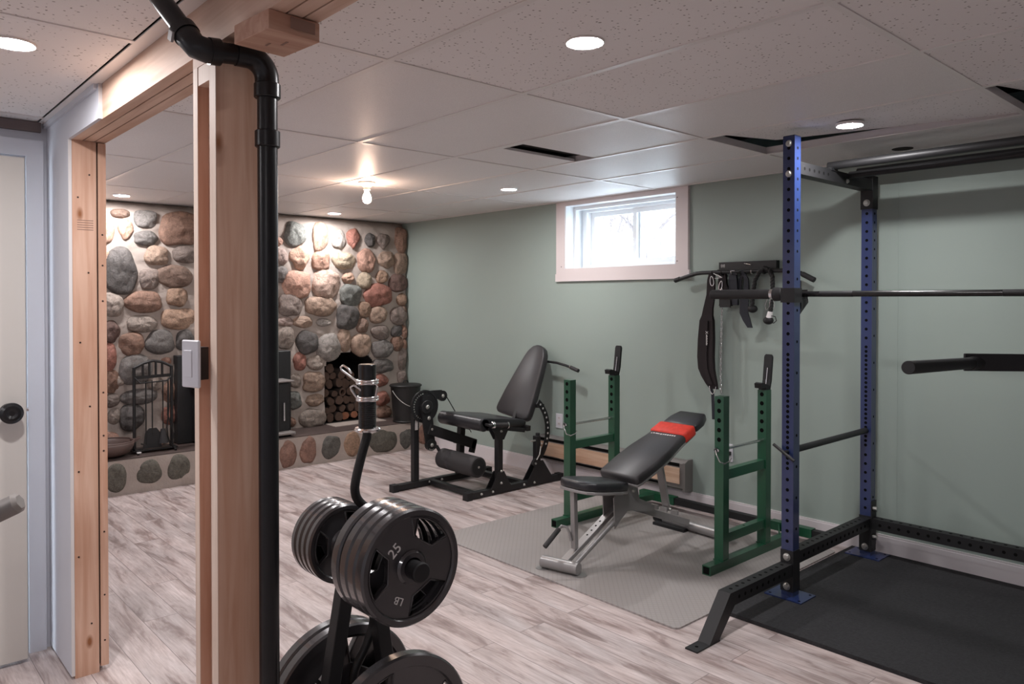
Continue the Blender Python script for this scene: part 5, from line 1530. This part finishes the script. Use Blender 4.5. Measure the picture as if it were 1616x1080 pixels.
# baseboard heater
ht = thing('baseboard_heater', 'grey baseboard heater with a wooden front panel on the green wall', 'heater', (-3.81, 4.46, .13))
mb = MB(); mb.prism([(4.481, .135), (4.405, .140), (4.400, .150), (4.400, .320), (4.425, .337), (4.481, .337)], (-4.545, 0, 0), Y_, Z_, X_, 1.46, 'heater')
mb.box((-4.53, 4.3993, .298), (-3.13, 4.4005, .322), 'hole'); mb.box((-4.53, 4.3993, .152), (-3.30, 4.4005, .170), 'hole'); mb.build('heater_body', ht)
mb = MB(); mb.box((-4.52, 4.392, .178), (-3.125, 4.3995, .290), 'heater_wood', bev=.001); mb.build('wood_panel', ht)
mb = MB(); mb.prism([(4.481, .125), (4.390, .130), (4.388, .330), (4.425, .348), (4.481, .348)], (-3.095, 0, 0), Y_, Z_, X_, .02, 'heater'); mb.build('end_cap', ht)
for (x, z, lab) in ((-4.375, .405, 'white wall outlet beside the seat of the leg machine'), (-2.795, .38, 'white wall outlet with a plug behind the green stand')):
    ot = thing('wall_outlet', lab, 'outlet', (x, 4.478, z))
    mb = MB(); mb.box((x - .038, 4.474, z), (x + .038, YW, z + .118), 'switch', bev=.001); mb.build('outlet_plate', ot)
    mb = MB()
    for dz in (.035, .083):
        mb.box((x - .014, 4.4725, z + dz - .012), (x + .014, 4.474, z + dz + .012), 'white_trim')
        for dx in (-.006, .006): mb.box((x + dx - .001, 4.4722, z + dz - .004), (x + dx + .001, 4.4726, z + dz + .006), 'hole')
    mb.build('socket', ot)
    if x > -3: mb = MB(); mb.box((x + .006, 4.448, z + .045), (x + .03, 4.4722, z + .07), 'foam', bev=.002); mb.build('black_plug', ot)

# ================================================================== FIREPLACE SIDE
HZ = .264
st = thing('wood_stove', 'black wood stove set in the stone wall behind the pine post', 'stove', (-6.45, 2.64, HZ))
mb = MB(); mb.box((-6.62, 2.138, HZ + .004), (-6.50, 3.139, 1.0), 'stove_black', bev=.004); mb.build('surround', st)
mb = MB(); mb.box((-6.50, 2.25, HZ + .02), (-6.30, 3.03, .735), 'stove_black', bev=.006); mb.box((-6.50, 2.22, .738), (-6.27, 3.06, .752), 'ash', bev=.003); mb.build('stove_body', st)
mb = MB(); mb.box((-6.30, 2.36, .37), (-6.285, 2.92, .69), 'stove_black', bev=.003); mb.box((-6.285, 2.42, .42), (-6.283, 2.86, .65), 'stove_glass'); sd = mb.build('stove_door', st)
mb = MB(); mb.tube((-6.28, 2.97, .40), (-6.28, 2.97, .56), .009, 'chrome', n=12); mb.tube((-6.30, 2.97, .56), (-6.27, 2.97, .56), .006, 'chrome', n=10); mb.build('door_handle', sd)
mb = MB(); mb.box((-6.36, 2.24, .285), (-6.20, 3.04, .305), 'ash', bev=.003); mb.box((-6.33, 2.27, HZ), (-6.24, 3.01, .285), 'stove_black'); mb.build('ash_lip', st)

ft = thing('fire_tool_stand', 'black wrought-iron arched stand on the hearth holding fire tools', 'fireplace tool stand', (-6.36, 1.90, HZ))
yl, yr, xf = 1.765, 2.045, -6.36
mb = MB()
for y in (yl, yr):
    mb.tube((xf, y, HZ + .012), (xf, y, .935), .0125, 'cast_black', n=10)
mb.path([(xf, yl, .930), (xf, yl + .07, .965), (xf, yl + .14, .982), (xf, yl + .21, .968), (xf, yr, .930)], .011, 'cast_black', n=8)
mb.bar((xf, yl, .855), (xf, yr, .862), .014, .024, 'cast_black')
mb.path([(xf, yl, .862), (xf + .05, yl + .03, .815), (xf + .05, yr - .05, .822), (xf, yr, .855)], .006, 'cast_black', n=8)
for i in range(4): mb.bar((xf, yl + .065 + i * .048, .86), (xf, yl + .065 + i * .048, .965 + (.012 if i in (1, 2) else 0)), .014, .018, 'cast_black', up=(1, 0, 0))
mb.build('arched_frame', ft)
mb = MB(); mb.bar((xf, yl - .02, HZ + .02), (xf, yr + .03, HZ + .02), .10, .012, 'cast_black')
for y in (yl, yr):
    mb.path([(xf, y, HZ + .03), (xf + .05, y, HZ + .025), (xf + .10, y, HZ + .006)], .008, 'cast_black', n=8); mb.path([(xf, y, HZ + .03), (xf - .05, y, HZ + .025), (xf - .09, y, HZ + .006)], .008, 'cast_black', n=8)
mb.build('stand_base', ft)
mb = MB(); mb.box((xf + .085, yl - .01, HZ + .014), (xf + .11, yl + .02, HZ + .022), 'white_print'); mb.build('paper_tag', ft)
tx = xf + .045
mb = MB(); mb.tube((tx, 1.885, .40), (tx, 1.885, .83), .005, 'cast_black', n=8); mb.prism([(1.815, .30), (1.83, .42), (1.86, .455), (1.915, .455), (1.94, .42), (1.955, .30)], (tx - .002, 0, 0), Y_, Z_, X_, .005, 'stove_black')
tag(mb.build('fire_shovel'), 'black ash shovel hanging in the arched tool stand', 'fire shovel')
mb = MB(); mb.tube((tx, 1.838, .33), (tx, 1.838, .83), .0055, 'cast_black', n=8); mb.path([(tx, 1.838, .36), (tx, 1.825, .33), (tx, 1.80, .34)], .005, 'cast_black', n=8)
tag(mb.build('fire_poker'), 'black iron poker at the left of the arched tool stand', 'fire poker')
mb = MB(); mb.tube((tx, 1.965, .44), (tx, 1.965, .83), .005, 'cast_black', n=8); mb.tube((tx, 1.965, .44), (tx, 1.965, .33), .018, 'foam', r2=.04, n=14)
tag(mb.build('hearth_brush'), 'black hearth brush hanging beside the ash shovel', 'brush')
mb = MB(); mb.path([(tx, 2.005, .83), (tx, 2.00, .55), (tx, 2.03, .45), (tx, 2.045, .38), (tx, 2.03, .31)], .0055, 'cast_black', n=8); mb.path([(tx, 2.005, .83), (tx, 2.01, .60), (tx, 1.995, .45), (tx, 2.00, .38), (tx, 2.02, .31)], .0055, 'cast_black', n=8)
tag(mb.build('fire_tongs'), 'black log tongs at the right of the arched tool stand', 'fire tongs')

# rounded brown bowl lying at the left end of the hearth
mb = MB(); n = 28; vs = []; fs = []
prof = [(0.0, 0.0), (.09, .0), (.15, .03), (.175, .075), (.18, .115), (.172, .115), (.165, .08), (.14, .04), (.09, .014), (0, .012)]
mb.lathe(prof, (-6.36, 1.58, HZ), Z_, 'bowl', n=36, sharp=False)
mb.path([Vector((-6.36 + .176 * math.cos(a), 1.58 + .176 * math.sin(a), HZ + .115)) for a in [2 * PI * i / 36 for i in range(36)]], .006, 'bowl', n=6, closed=True)
mb.prism([(1.74, .075), (1.81, .125), (1.74, .118)], (-6.39, 0, HZ), Y_, Z_, X_, .06, 'bowl')
tag(mb.build('ash_pan'), 'brown rounded pan with a spout at the left end of the hearth', 'pan')

# ash bucket
bk = thing('ash_bucket', 'black lidded metal ash bucket on the right end of the hearth', 'bucket', (-6.25, 4.225, HZ))
bc = Vector((-6.25, 4.225, HZ))
mb = MB(); mb.lathe([(0, 0), (.125, 0), (.128, .012), (.122, .02), (.148, .345), (.155, .352), (.150, .358)], bc, Z_, 'cast_black', n=40); mb.build('bucket_body', bk)
mb = MB(); mb.lathe([(.158, .350), (.160, .360), (.150, .368), (.05, .380), (0, .382)], bc, Z_, 'cast_black', n=40); ld = mb.build('lid', bk)
mb = MB(); mb.path([bc + Vector((0, -.03, .38)), bc + Vector((0, -.02, .405)), bc + Vector((0, .02, .405)), bc + Vector((0, .03, .38))], .006, 'cast_black', n=8); mb.build('lid_knob', ld)
mb = MB(); mb.path([bc + Vector((.152 * math.cos(a) * 1.04 + .01, .152 * math.sin(a) * 1.04, .315 - .155 * math.cos(a))) for a in [-PI / 2 + PI * i / 20 for i in range(21)]], .0035, 'bolt', n=6); mb.build('wire_handle', bk)

# firewood stacked in the stone alcove
def log_proto(name, r, kind):
    mb = MB(); n = 16
    rr = random.Random(kind * 7 + 1)
    if kind == 1: sh = [(.9 if -.4 < math.cos(2 * PI * k / n) < .2 else 1.08) for k in range(n)]
    elif kind == 2: sh = [min(1.15, .62 / max(.45, abs(math.cos(2 * PI * k / n * .5 + .4)))) for k in range(n)]
    else: sh = [1 + rr.uniform(-.06, .06) for k in range(n)]
    ring = lambda x, s_: [Vector((x, r * s_ * sh[k] * math.cos(2 * PI * k / n), r * s_ * sh[k] * math.sin(2 * PI * k / n))) for k in range(n)]
    a, b2, c, d = ring(-.36, 1), ring(-.004, 1), ring(0, .93), ring(0.001, .35)
    mb.add(a + b2, [[k, (k + 1) % n, n + (k + 1) % n, n + k] for k in range(n)], 'bark', True)
    em = 'wood_end_red' if kind == 3 else 'wood_end'
    mb.add(b2 + c, [[k, (k + 1) % n, n + (k + 1) % n, n + k] for k in range(n)], 'bark')
    if kind == 4:
        mb.add(c + ring(.0, .55) + ring(-.05, .5), [[k, (k + 1) % n, n + (k + 1) % n, n + k] for k in range(n)] + [[n + k, n + (k + 1) % n, 2 * n + (k + 1) % n, 2 * n + k] for k in range(n)], em)
        mb.add(ring(-.05, .5), [list(range(n))], 'recess_black')
    else: mb.add(c, [list(range(n))], em)
    mb.add(a, [list(range(n))[::-1]], 'bark')
    return mb.build(name, at=(0, 0, 0))
protos = {}
rr = random.Random(12)
lab = 'brown firewood log seen end-on in the stack inside the stone alcove'
z = HZ + .010; row = 0
first = {}
cnt = 0
while z < .80:
    r = .042
    y = 3.590 + (.0 if row % 2 else .044)
    while y < 4.065:
        rad = .040 + rr.uniform(-.004, .010)
        kind = rr.choice((0, 0, 1, 2))
        label = lab
        yy, zz = y + rr.uniform(-.004, .004), z + .040 + rr.uniform(-.004, .004)
        top = .80 - 1.0 * abs(yy - 3.62) * .35
        if zz > top: y += .09; continue
        if row == 0 and 2 <= int((y - 3.56) / .088) <= 3: kind = 3; label = 'orange-brown split log low in the alcove stack, %s' % ('left one' if int((y - 3.56) / .088) == 2 else 'right one')
        if row == 3 and int((y - 3.56) / .088) == 2: kind = 4; label = 'hollow round log in the middle of the alcove stack'
        if kind not in first:
            ob = log_proto('firewood_log', .040, kind); first[kind] = ob
        else:
            ob = first[kind].copy(); COL.objects.link(ob)
        ob.location = (-6.655 - rr.uniform(0, .05), yy, zz)
        ob.rotation_euler = (rr.uniform(0, 6.28), rr.uniform(-.03, .03), rr.uniform(-.03, .03))
        ob.scale = (1, rad / .040 * rr.uniform(.9, 1.12), rad / .040 * rr.uniform(.85, 1.05))
        tag(ob, label if label != lab else lab.replace('brown', {0: 'round brown', 1: 'notched brown', 2: 'split brown'}[kind]), 'firewood log', 'firewood stacked in the stone alcove')
        cnt += 1
        y += .089
    z += .080; row += 1

# grey machine arm reaching in from outside the frame on the near side
ma = thing('machine_arm', 'grey metal arm end of a machine at the left edge before the door', 'machine arm', (-2.52, .10, 0))
mb = MB(); mb.tube((-2.350, .372, .932), (-2.52, .10, .780), .030, 'heater', r2=.030, n=6, bev=.010); mb.build('arm', ma)
mb = MB(); mb.box((-2.545, .075, .03), (-2.495, .125, .86), 'black_metal'); mb.build('upright', ma)
mb = MB(); mb.box((-2.66, .03, 0), (-2.38, .17, .03), 'black_metal', bev=.004); mb.build('base', ma)

for _o in bpy.data.objects:
    if '_w' in _o: del _o['_w']
